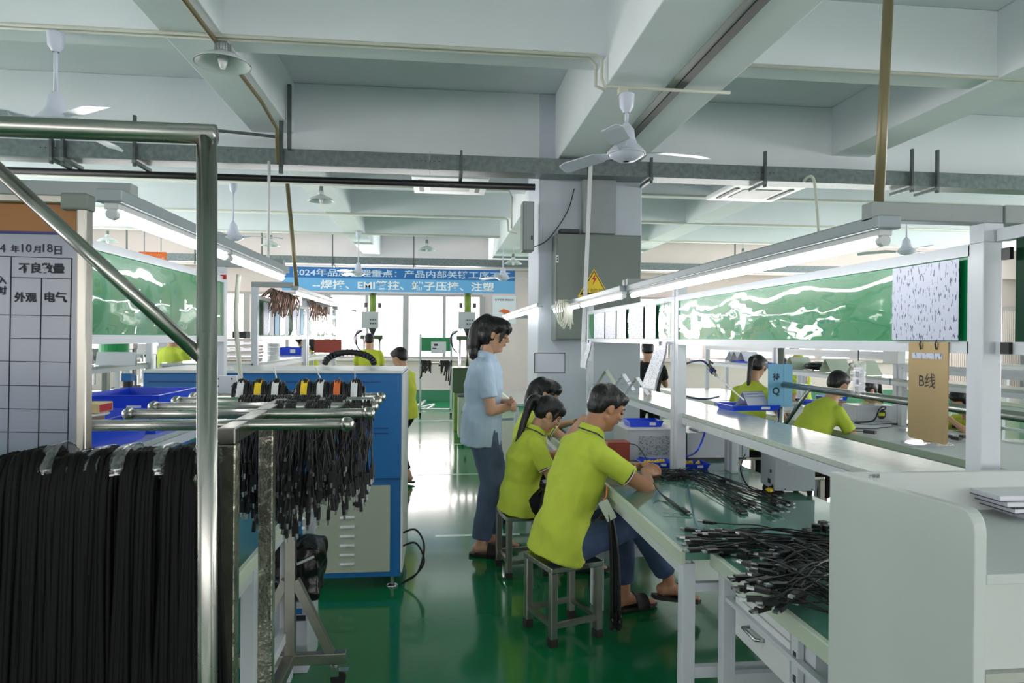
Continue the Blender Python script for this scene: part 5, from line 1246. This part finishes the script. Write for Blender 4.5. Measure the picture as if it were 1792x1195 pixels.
hang_paper('thin white sheets clipped at the far end of the second bench', 1032, 1.30, 1.475, 1.24, .17, .05)
# clear card holder hanging beside the rail
p = aX(1504, 610, 1.33)
t = thing('card_holder', 'clear hanging card holder with a vertical Chinese label under the green board', 'sign', (1.33, p.y, 1.25))
w_ = .075; z1 = aX(1504, 632, 1.33).z; z0 = aX(1504, 690, 1.33).z
obj('holder', G().box(1.324, p.y-w_/2, z0, 1.328, p.y+w_/2, z1), 'plastic', t, bevel=.001)
obj('card', G().box(1.329, p.y-w_/2+.008, z0+.008, 1.330, p.y+w_/2-.008, z1-.02), 'paper', t)
for k, ch in enumerate('润滑区'): text(ch, .018, (1.3225, p.y, z1-.042-.024*k), (0, -1, 0), (0, 0, 1), 'ink', t)
obj('cord', G().tube([(1.327, p.y, z1), (1.327, p.y, z1+.04), (1.33, p.y, 1.49)], .002, 6), 'black', t)
# air gun with its blue hose
a = aX(1240, 640, 1.50); b = aX(1262, 668, 1.50); e = aX(1302, 700, 1.45)
t = thing('air_gun', 'silver air blow gun with a dark blue collar hanging over the shelf', 'air gun', a)
d = (b-a).normalized()
obj('body', G().cyl(a, a+d*.05, .016, .014, 14).cyl(a+d*.01, a+d*.02+V((0, 0, .04)), .008, .007, 10), 'steelmatte', t, smooth=False)
obj('collar', G().cyl(a+d*.05, a+d*.075, .017, n=14), 'navyline', t)
obj('barrel', G().cyl(a+d*.075, a+d*.12, .010, .008, 12), 'steelmatte', t); obj('nozzle', G().cyl(a+d*.12, e, .0045, .0035, 8), 'white', t, smooth=True)
obj('lever', G().tube([a+V((0, 0, .03)), a+d*.04+V((.01, 0, .03))], .005, 6), 'boxdark', t)
obj('hose', G().tube(bez([a, a+V((-.05, 0, .03)), aX(1195, 640, 1.48), aX(1178, 665, 1.48)]), .006, 8), 'navyline', t, smooth=True)
single('air_hose', G().tube(bez([aZ(1190, 685, 1.097), aZ(1205, 695, 1.097), aZ(1235, 698, 1.097), aZ(1258, 694, 1.097)]), .006, 8), 'navyline', 'dark blue air hose curving on the shelf behind the post', 'hose', aZ(1220, 696, 1.0975), smooth=True)
# ------------------------------------------------------------------ steel rail cart and pale blue sign behind the shelf
XR = 2.0
a, b = aX(1366, 672, XR), aX(1660, 738, XR)
t = thing('rail_cart', 'steel tube rail with a diagonal brace standing behind the near shelf', 'rack', (XR, a.y, 0))
zr2 = a.z
obj('rail', G().cyl((XR, a.y, zr2), (XR, b.y-.6, zr2), .018, n=18), 'steel', t, smooth=True)
obj('post', G().cyl((XR, a.y, .06), (XR, a.y, aX(1366, 598, XR).z+.02), .018, n=18), 'steel', t, smooth=True)
obj('post', G().cyl((XR, b.y-.6, .06), (XR, b.y-.6, zr2), .018, n=18), 'steel', t, smooth=True)
obj('brace', G().cyl((XR, a.y-.32, zr2), (XR, a.y-.02, zr2-.26), .012, n=14), 'steel', t, smooth=True)
obj('base_rail', G().cyl((XR, a.y, .07), (XR, b.y-.6, .07), .018, n=14), 'steel', t, smooth=True)
for y in (a.y, b.y-.6): obj('foot', G().box(XR-.2, y-.02, .0, XR+.2, y+.02, .055), 'steelmatte', t)
yq = a.y-.035; p0, p1 = aY(1344, 637, yq), aY(1386, 712, yq)
t = thing('hanging_sign', 'pale blue vertical sign reading pending inspection on the steel post', 'sign', (p0.x, yq, p1.z))
obj('sheet', G().box(p0.x, yq-.003, p1.z, p1.x, yq, p0.z), 'bluelite', t)
w_ = (p1.x-p0.x)
for k, ch in enumerate('待Q'): text(ch, w_*.30, (p0.x+w_*.33, yq-.0036, p0.z-.075-.085*k), (1, 0, 0), (0, 0, 1), 'ink', t, bold=.02)
obj('fold', G().box(p0.x+w_*.64, yq-.0045, p1.z, p0.x+w_*.70, yq-.003, p0.z), 'bluelite', t)
# ------------------------------------------------------------------ back right line goods
def tb(px, py, z=.7505): return aZ(px, py, z)
zs2 = 1.1705
for k, (px, l, ins, face) in enumerate(((1398, 'yellow green tent card on the back shelf beside the pale blue sign', 'limedark', 'edge'), (1462, 'yellow green tent card on the back shelf left of the clear card holder', 'limedark', 'edge'), (1512, 'yellow tent card on the back shelf right of the clear card holder', 'yellow', 'edge'))):
    p = aX(px, 640, 4.05); tent(l, (4.05, p.y, zs2), R(10), .26, .14, face, ins)
for k, (px, c_, l) in enumerate(((1428, 'paper', 'white'), (1442, 'lip', 'pink, second'), (1462, 'lip', 'pink, rightmost'))):
    p = aX(px, 620, 4.12); tent(l+' tent card above the hunched worker on the far shelf', (4.12, aX(px, 620, 4.12).y+2.0, 1.2005), R(15), .26, .14, 'paper', c_)
for k, (px, l) in enumerate(((1310, 'flat blue tray on the back shelf, left'), (1365, 'flat blue tray on the back shelf behind the steel post'))):
    p = aX(px, 634, 4.05); tray_bin(l, (4.08, p.y, zs2), .30, .42, .05)
# instrument with round yellow dial and curled cable
p = tb(1535, 738)
t = thing('test_instrument', 'white instrument with a round yellow green dial on the back bench', 'electronic box', (p.x, p.y, ZT))
obj('case', G().box(p.x-.20, p.y, ZT, p.x+.18, p.y+.24, ZT+.15), 'boxgrey', t, bevel=.006)
obj('dial', G().cyl((p.x+.04, p.y-.006, ZT+.07), (p.x+.04, p.y, ZT+.07), .045, n=20), 'black', t); obj('dial_face', G().box(p.x+.01, p.y-.009, ZT+.055, p.x+.07, p.y-.006, ZT+.085), 'limedark', t)
obj('plug', G().cyl((p.x+.05, p.y-.03, ZT+.13), (p.x+.05, p.y, ZT+.13), .018, n=12), 'black', t)
single('power_cable', G().tube(bez([V((p.x+.05, p.y-.03, ZT+.13)), V((p.x-.05, p.y-.10, ZT+.12)), V((p.x-.15, p.y-.16, ZT+.03)), V((p.x-.35, p.y-.2, ZT+.02)), V((p.x-.3, p.y-.32, ZT+.01)), V((p.x-.05, p.y-.25, ZT+.012)), V((p.x+.1, p.y-.3, ZT+.01))], 6), .008, 7), 'black', 'curled black cable in front of the dial instrument', 'cable', (p.x, p.y-.1, ZT), smooth=True)
# white bags and small parts lying over the back bench
random.seed(31)
for k in range(16):
    x = random.uniform(3.4, 4.5); y = random.uniform(4.2, 7.6); g = G(); n = 8; rr = random.uniform(.10, .2)
    A = g.ring([(x+rr*math.cos(2*PI*i/n)*random.uniform(.8, 1.1), y+rr*.8*math.sin(2*PI*i/n)*random.uniform(.8, 1.1), ZT+.0008+k*.0011) for i in range(n)])
    B = g.ring([V(g.v[i])+V((0, 0, .004)) for i in A]); g.bridge(A, B); g.f.append(tuple(B)); g.f.append(tuple(reversed(A)))
    single('packing_sheet', g, 'plastic' if k % 2 else 'paper', 'thin white packing sheet among the parts on the back bench', 'packing', (x, y, ZT), 'packing sheets scattered on the back bench')
for k in range(36):
    x = random.uniform(3.36, 4.5); y = random.uniform(4.1, 7.9); a_ = random.uniform(0, PI); d = V((math.cos(a_), math.sin(a_), 0)); c = V((x, y, ZT+.02+.004*(k % 4)))
    mt = ('boxdark', 'silver', 'black', 'gold', 'boxgrey')[k % 5]; L = random.uniform(.04, .09)
    t = thing('small_part', 'small wired part scattered on the back bench', 'part', c, 'small parts scattered on the back bench')
    obj('body', G().obox(c, d*L*.5, V((-d.y, d.x, 0))*.02, (0, 0, .012)), mt, t); obj('wire', G().tube(bez([c+d*L*.5, c+d*(L+.05)+V((0, .03, -.01)), c+d*(L+.12)+V((.02, -.02, -.014))], 4), .003, 5), mt, t)
for k, (px, py, l) in enumerate(((1425, 708, 'blue tray of wires on the back bench by the steel brace'), (1455, 700, 'second blue tray on the back bench near the hunched worker'))):
    p = tb(px, py); tray_bin(l, (p.x, p.y, ZT), .3, .22, .05)
p = tb(1680, 745); single('glue_bottle', G().lathe([(.0, 0), (.045, 0), (.048, .05), (.045, .12), (.012, .2), (.004, .27), (0, .27)], c=(p.x, p.y, ZT), n=16), 'paper', 'white nozzle bottle behind the bronze plate', 'bottle', (p.x, p.y, ZT), smooth=True)
# switch box and posts on the back rack
p = aX(1575, 612, 3.99)
single('socket_box', G().box(3.97, 5.5, 1.30, 4.05, 5.70, 1.52), 'white', 'white socket box high on the back rack post', 'box', (3.95, 5.6, 1.4), bevel=.006)
single('pale_blue_holder', G().box(4.2, 6.6, 1.42, 4.26, 6.9, 1.7), 'bannerlow', 'pale blue plastic holder fixed high behind the back rack', 'holder', (4.2, 6.7, 1.45), bevel=.01)
for k, (px, w_) in enumerate(((1478, .5), (1502, .35))):
    p = aX(px, 645, 4.15); single('black_bag', G().ell((4.15+.3*k, p.y+.5, zs2+.05+.0), (w_*.3, .03, 0), (0, .16, 0), (0, 0, .05), 12, 8), 'bag', ('left' if not k else 'right')+' black bag lying on the back shelf', 'bag', (4.15, p.y+.5, zs2), smooth=True)
# far right benches: green machine, blue box, white reels, tray
p = aX(1750, 697, 6.6)
t = thing('reel_box', 'blue instrument box on the rightmost far bench', 'electronic box', (7.2, 5.9, .75))
obj('case', G().box(7.1, 5.7, .7505, 7.5, 6.1, .93), 'blue', t, bevel=.008); obj('knob', G().cyl((7.2, 5.69, .84), (7.2, 5.7, .84), .03, n=14), 'boxdark', t); obj('side', G().box(7.5, 5.72, .76, 7.54, 6.08, .92), 'orange', t)
tray_bin('bright blue tray beside the blue instrument box, far right', (7.38, 6.5, .7505), .5, .3, .07)
t = thing('folding_stand', 'dark green metal stand below the rightmost far bench', 'stand', (6.7, 5.2, 0))
obj('post', G().box(6.68, 5.18, 0, 6.76, 5.26, .95), 'machinedark', t); obj('foot', G().box(6.5, 5.1, 0, 6.95, 5.34, .04), 'machinedark', t); obj('bracket', G().box(6.66, 5.0, .95, 6.95, 5.26, 1.0), 'machinedark', t)
# slatted roller shutter at the far right
t = thing('slatted_screen', 'pink grey vertical slatted screen along the far right wall', 'screen', (12.9, 15.9, 0))
for k in range(44): obj('slat', G().box(12.55+k*.052, 15.86, .28, 12.59+k*.052, 15.9, 2.3), 'curtain', t)
obj('top_rail', G().box(12.5, 15.85, 2.3, 14.9, 15.95, 2.38), 'windowframe', t); obj('post', G().box(13.6, 15.8, .02, 13.66, 15.85, 2.3), 'boxdark', t)
# ------------------------------------------------------------------ presses and stands at the far windows
def press(label, x, y, s=1.):
    t = thing('vertical_press', label, 'machine', (x, y, 0))
    obj('base', G().box(x-.35, y-.3, 0, x+.35, y+.3, .55), 'machinedark', t, bevel=.02); obj('table', G().box(x-.4, y-.32, .55, x+.4, y+.32, .62), 'machinedark', t, bevel=.01)
    for sx in (-.22, .22):
        for sy in (-.16, .16): obj('column', G().cyl((x+sx, y+sy, .62), (x+sx, y+sy, 1.75), .028, n=12), 'silver', t, smooth=True)
    obj('middle_plate', G().box(x-.32, y-.24, 1.02, x+.32, y+.24, 1.10), 'machinedark', t, bevel=.01); obj('top_plate', G().box(x-.32, y-.24, 1.72, x+.32, y+.24, 1.80), 'machinedark', t, bevel=.01)
    obj('barrel', G().cyl((x, y, 1.1), (x, y, 1.72), .055, .035, 14), 'steelmatte', t, smooth=True); obj('hopper', G().lathe([(.03, 1.80), (.14, 1.98), (.14, 2.02)], c=(x, y, 0), n=16), 'boxdark', t, smooth=True)
    cb = obj('control_box', G().box(x-.28, y-.30, 1.95, x+.2, y-.12, 2.30), 'boxgrey', t, bevel=.01)
    for i in range(6): obj('button', G().cyl((x-.02+.07*(i % 3), y-.312, 2.05+.08*(i//3)), (x-.02+.07*(i % 3), y-.30, 2.05+.08*(i//3)), .018, n=8), 'boxdark', cb)
    cy = obj('cylinder', G().cyl((x, y, 2.30), (x, y, 2.66), .10, n=16), 'machinegreen', t, smooth=True); obj('cap', G().cyl((x, y, 2.66), (x, y, 2.71), .12, n=16), 'machinedark', cy)
    for sx in (-.2, .2): obj('tie_rod', G().cyl((x+sx, y, 1.8), (x+sx, y, 2.46), .02, n=8), 'silver', t); obj('nut', G().cyl((x+sx, y, 2.40), (x+sx, y, 2.5), .05, n=8), 'boxdark', t)
    for k in range(3): obj('hose', G().tube(bez([(x-.28, y-.1, 1.9), (x-.45-.03*k, y-.15, 1.85-.05*k), (x-.42, y-.12, 1.55), (x-.3, y-.1, 1.45)]), .012, 6), 'boxdark', t, smooth=True)
    t.scale = (.62, .8, .85); return t
press('green topped vertical moulding press left, before the far windows', X(652, 12.6), 12.6)
press('green topped vertical moulding press right, near the aisle end', X(818, 12.2), 12.2)
t = thing('green_machine', 'low green machine body with a beige cabinet foot near the aisle end', 'machine', (X(800, 10.8), 10.8, 0))
x = X(792, 10.8); obj('body', G().box(x, 10.8, .62, x+.55, 11.4, 1.02), 'machinedark', t, bevel=.01); obj('lower_body', G().box(x+.03, 10.82, 0, x+.52, 11.38, .62), 'machinegreen', t, bevel=.01)
x = X(803, 9.6); t = thing('tool_cabinet', 'small beige cabinet on castors at the aisle edge behind the standing woman', 'cabinet', (x, 9.6, 0))
obj('body', G().box(x, 9.6, .08, x+.4, 10.0, .66), 'edge', t, bevel=.01); obj('top', G().box(x-.01, 9.59, .66, x+.41, 10.01, .68), 'boxdark', t); obj('handle', G().box(x+.05, 9.59, .42, x+.15, 9.6, .46), 'boxdark', t); obj('vent', G().box(x+.08, 9.59, .2, x+.12, 9.6, .27), 'black', t)
for a_ in (.05, .35): obj('castor', G().cyl((x+a_, 9.63, .04), (x+a_+.03, 9.63, .04), .04, n=12), 'rubber', t)
# cable stand with green board
x0, x1 = X(736, 13.0), X(790, 13.0)
t = thing('cable_stand', 'white framed stand with a small green notice board and black cables', 'stand', (x0, 13.0, 0))
for x in (x0, x1): obj('post', G().box(x-.02, 13.0, .06, x+.02, 13.04, 1.56), 'whitemetal', t); obj('castor', G().cyl((x-.02, 13.02, .035), (x+.02, 13.02, .035), .035, n=10), 'rubber', t)
obj('base_rail', G().box(x0, 13.0, .1, x1, 13.04, .14), 'whitemetal', t); obj('middle_rail', G().box(x0, 13.0, .98, x1, 13.04, 1.02), 'steelmatte', t)
gb = obj('board', G().box(x0+.02, 13.0, 1.24, x1-.02, 13.02, 1.5), 'board', t); obj('sheet', G().box(x0+.2, 12.99, 1.2, x1-.1, 13.0, 1.42), 'paper', gb)
obj('picture', G().box(x0+.25, 12.985, 1.34, x0+.33, 12.99, 1.38), 'boxdark', gb); obj('picture', G().box(x0+.22, 12.985, 1.28, x0+.30, 12.99, 1.30), 'boxdark', gb)
random.seed(8)
for j in range(30):
    u_ = random.choice((random.uniform(0, .35), random.uniform(.6, 1))); x = x0+(x1-x0)*u_; L = random.uniform(.1, .55) if u_ < .05 or u_ > .75 else random.uniform(.05, .2)
    t2 = single('hanging_cable', G().tube(bez([(x-.02, 13.06, .95), (x, 13.02, 1.06), (x+.02, 12.97, .98), (x+random.uniform(-.03, .03), 12.96, 1.0-L)], 4), .013, 5), 'cable', 'black cable looped over the small green board stand', 'cable', (x, 13.0, 1.0), 'black cables on the far stand', smooth=True)
# ------------------------------------------------------------------ left side goods
ZL = 1.0905
for k, (Y, z, l) in enumerate(((2.62, ZL, 'nearest deep blue bin on the near left shelf'), (3.15, ZL, 'deep blue bin behind the nearest one on the left shelf'))):
    tray_bin(l, (-1.31, Y, z), .32, .46, .115 if k == 0 else .16, mt='tray', flare=.02)
t = thing('tape_roll', 'cream paper reel lying in the nearest blue bin', 'reel', (-1.28, 2.55, ZL+.006))
obj('roll', G().cyl((-1.28, 2.55, ZL+.03), (-1.28, 2.55, ZL+.125), .085, n=28), 'cardboard', t); obj('flange', G().cyl((-1.28, 2.55, ZL+.125), (-1.28, 2.55, ZL+.13), .10, n=28), 'white', t)
t = thing('carton', 'cream cardboard carton on top of the paper reel', 'box', (-1.27, 2.6, ZL+.131)); obj('body', G().box(-1.36, 2.53, ZL+.131, -1.20, 2.64, ZL+.165), 'cardboard', t, bevel=.003); obj('end_label', G().box(-1.20, 2.54, ZL+.135, -1.199, 2.63, ZL+.16), 'red', t)
# black bag on a stool under the left bench end
g = G(); c = V((-.67, 3.2, .45)); g.box(c.x-.17, c.y-.11, .322, c.x+.14, c.y+.10, .55); g.ell(c+V((.06, -.02, .02)), (.10, 0, .02), (0, .11, 0), (0, 0, .12), 14, 8); g.ell(c+V((-.05, 0, .07)), (.12, 0, .01), (0, .10, 0), (0, 0, .05), 12, 8)
t = thing('black_bag', 'crumpled black plastic bag lying on a white carton beside the blue machine', 'bag', (-.67, 3.2, .322)); o = obj('bag_body', g, 'bag', t); remesh(o, .012, 3); wrinkle(o, .045)
obj('tape', G().tube([c+V((-.02, -.135, .02)), c+V((.06, -.145, .05)), c+V((.12, -.12, .07))], .006, 6), 'boxgrey', t)
t = thing('carton', 'white printed carton on the floor under the black bag', 'box', (-.67, 3.2, 0)); obj('body', G().box(-.82, 3.08, 0, -.575, 3.34, .318), 'boxgrey', t, bevel=.004); obj('print', G().box(-.64, 3.078, .235, -.585, 3.08, .26), 'ink', t); obj('print', G().box(-.64, 3.078, .265, -.60, 3.08, .29), 'blue', t)
# clutter on the outer left benches
for k, (px, py, Y, mt, l) in enumerate(((172, 610, 6.9, 'lip', 'pink tent card on the outer left shelf, left'), (215, 610, 6.9, 'red', 'red and white tent card on the outer left shelf'), (245, 612, 6.9, 'paper', 'white tent card on the outer left shelf, right of the red one'))):
    p = aY(px, py, Y); tent(l, (p.x, Y-.3, 1.2225), R(15), .17, .12, 'paper', mt)
single('green_cylinder', G().cyl((X(200, 7.4), 7.4, 1.2), (X(200, 7.4), 7.4, 1.50), .14, n=24), 'greensheet', 'green drum standing on the outer left shelf line', 'drum', (X(200, 7.4), 7.4, 1.2), smooth=False)
t = thing('microscope', 'black inspection scope with a blue head on the outer left bench', 'microscope', (X(228, 5.6), 5.6, .75)); x = X(228, 5.6)
obj('base', G().box(x-.12, 5.5, .7505, x+.12, 5.75, .78), 'black', t, bevel=.01); obj('column', G().cyl((x+.0, 5.7, .78), (x+.0, 5.7, 1.18), .018, n=12), 'silver', t); obj('arm', G().box(x-.03, 5.55, 1.06, x+.03, 5.72, 1.10), 'black', t); obj('head', G().cyl((x, 5.56, .98), (x, 5.56, 1.14), .035, n=14), 'black', t); obj('camera_head', G().box(x-.035, 5.53, 1.14, x+.035, 5.6, 1.2), 'blue', t)
random.seed(14)
for k in range(9):
    px = 170+k*18; Y = random.uniform(5.4, 6.6); x = X(px, Y); t = thing('wire_coil', 'loose coil of black wire heaped on the outer left bench', 'cable', (x, Y, .75), 'wire coils on the outer left bench')
    rr = random.uniform(.06, .12)
    for q_ in range(3): obj('loop', G().tube([(x+(rr+.01*q_)*math.cos(a_), Y+(rr+.01*q_)*math.sin(a_), .762+.014*q_+.01*math.sin(a_*2+k)) for a_ in [2*PI*i/16 for i in range(17)]], .008, 5), 'cable', t, smooth=True)
for k in range(8):
    px = 170+k*55 if k < 3 else 250+k*20; Y = random.uniform(8.6, 11); x = -4.1+.1*(k % 2); Y = 8.65+.36*k; h = random.uniform(.25, .5)
    t = thing('bench_machine', ('grey', 'pale', 'dark', 'white', 'grey', 'pale', 'dark', 'white')[k]+' small press standing '+('by the outer left windows', 'behind the pale green board', 'behind the lime shirted passer', 'far left of the blue machine', 'behind the left steel post', 'right of the left steel post', 'beyond the second left post', 'near the left press')[k], 'machine', (x, Y, .75))
    mt = ('cabinetgrey', 'boxgrey', 'boxdark', 'white')[k % 4]
    obj('base', G().box(x-.13, Y-.13, .7505, x+.13, Y+.13, .82), mt, t, bevel=.01); obj('column', G().box(x+.05, Y-.03, .82, x+.11, Y+.05, .95+h), mt, t); obj('head', G().box(x-.1, Y-.08, .9+h, x+.12, Y+.06, 1.05+h), mt, t, bevel=.01); obj('ram', G().cyl((x-.05, Y, .9), (x-.05, Y, .92+h), .02, n=10), 'silver', t)
# second left line: stack of plates, blue bin, coils, brown fibres, sheets
zz = 1.2705
p = aX(507, 640, -1.75)
t = thing('plate_stack', 'stack of shiny metal trays on the second left shelf', 'tray stack', (-1.75, 6.6, zz))
for k in range(7): obj('metal_tray', G().box(-2.0+.004*(k % 2), 6.45, zz+k*.03, -1.7+.004*(k % 3), 6.75, zz+k*.03+.024), 'silver' if k % 2 else 'steelmatte', t, bevel=.003)
obj('top_block', G().box(-1.92, 6.53, zz+.21, -1.8, 6.68, zz+.27), 'boxdark', t)
t = thing('white_roll_stack', 'short pile of white rolls beside the shiny metal trays', 'roll', (-1.62, 7.0, zz)); [obj('roll', G().cyl((-1.66, 7.0, zz+.04*k), (-1.66, 7.0, zz+.04*k+.037), .06, n=18), 'white', t) for k in range(4)]
tray_bin('blue bin on the second left shelf by the far dark haired worker', (-1.85, 8.7, zz), .34, .44, .09)
for k, x in enumerate((X(612, 4.5),)):
    t = thing('hose_coil', 'black ribbed hose coil standing on the blue machine', 'hose', (x, 4.5, 1.302)); rr = .12
    obj('hose', G().tube([(x+rr*1.3*math.cos(a_), 4.5+.02*math.sin(3*a_), 1.302+.0+rr*math.sin(a_)*.62+.022) for a_ in [PI*i/18 for i in range(19)]], .020, 10), 'black', t, smooth=True)
    for i in range(16): a_ = PI*(i+1)/17; c = V((x+rr*1.3*math.cos(a_), 4.5, 1.302+rr*math.sin(a_)*.62+.022)); d = V((-1.3*math.sin(a_), 0, .62*math.cos(a_))).normalized(); obj('rib', G().cyl(c-d*.004, c+d*.004, .0225, n=12), 'boxdark', t)
for k, (Y, n) in enumerate(((6.9, 70), (8.6, 50))):
    random.seed(40+k); g = G(); x = -1.52
    for j in range(n):
        y = Y+random.uniform(-.7, .3); g.tube(bez([(x-.1+random.uniform(-.05, .05), y+.3, 1.87), (x+.02, y, 1.90+random.uniform(0, .03)), (x+.08+random.uniform(0, .06), y-.25, 1.86+random.uniform(-.03, .02)), (x+.10+random.uniform(-.02, .06), y-.4, 1.74+random.uniform(-.08, .05))], 3), .005, 4)
    t = thing('fibre_bundle', 'brown bundle of fine wires lying over the '+('second' if not k else 'third')+' left rack top', 'wire bundle', (x, Y, 1.85)); obj('strands', g, 'straw', t, kind='stuff')
for k in range(10):
    y = 5.98+k*.2+(.15 if k > 4 else 0); single('paper_sheet', G().box(-1.503, y, 1.51, -1.5022, y+.165, 1.79), ('docv', 'paper', 'bluelite', 'doch', 'paper')[k % 5], ('printed', 'blank white', 'pale blue', 'ruled', 'glossy white')[k % 5]+(' sheet, nearer group' if k < 5 else ' sheet, farther group')+' on the second left rack board', 'paper', (-1.5, y, 1.5))
single('metal_sheet', G().box(X(540, 9), 9.4, 1.28, X(540, 9)+.36, 9.42, 1.46), 'redbox', 'rust red panel standing on the third left shelf', 'panel', (X(540, 9), 9.4, 1.28))
p = aY(140, 413, 3.55); single('red_tag', G().box(aY(381, 480, 3.5).x, 3.545, aY(381, 487, 3.5).z, aY(391, 480, 3.5).x, 3.55, aY(381, 479, 3.5).z), 'red', 'small red tag on the left bench rail beside the steel post', 'tag', (-1.1, 3.55, 1.78))
# blue electric box behind left bins
# stool and stainless table beside the aisle worker
x = X(708, 6.6); t = thing('side_table', 'narrow steel side table between the blue machine and the bending worker', 'table', (x, 6.6, 0))
obj('top', G().box(x-.2, 6.5, .76, x+.02, 6.8, .79), 'steelmatte', t); [obj('leg', G().box(x-.03 if k else x-.19, 6.52, 0, x-.0 if k else x-.16, 6.55, .76), 'steelmatte', t) for k in (0, 1)]
single('wire_bundle', G().tube(bez([aZ(720, 715, .012), aZ(745, 700, .012), aZ(735, 712, .012), aZ(760, 707, .012), aZ(740, 720, .012)], 6), .015, 6), 'white', 'white cables lying on the floor before the far wall', 'cable', aZ(740, 712, .0), smooth=True)
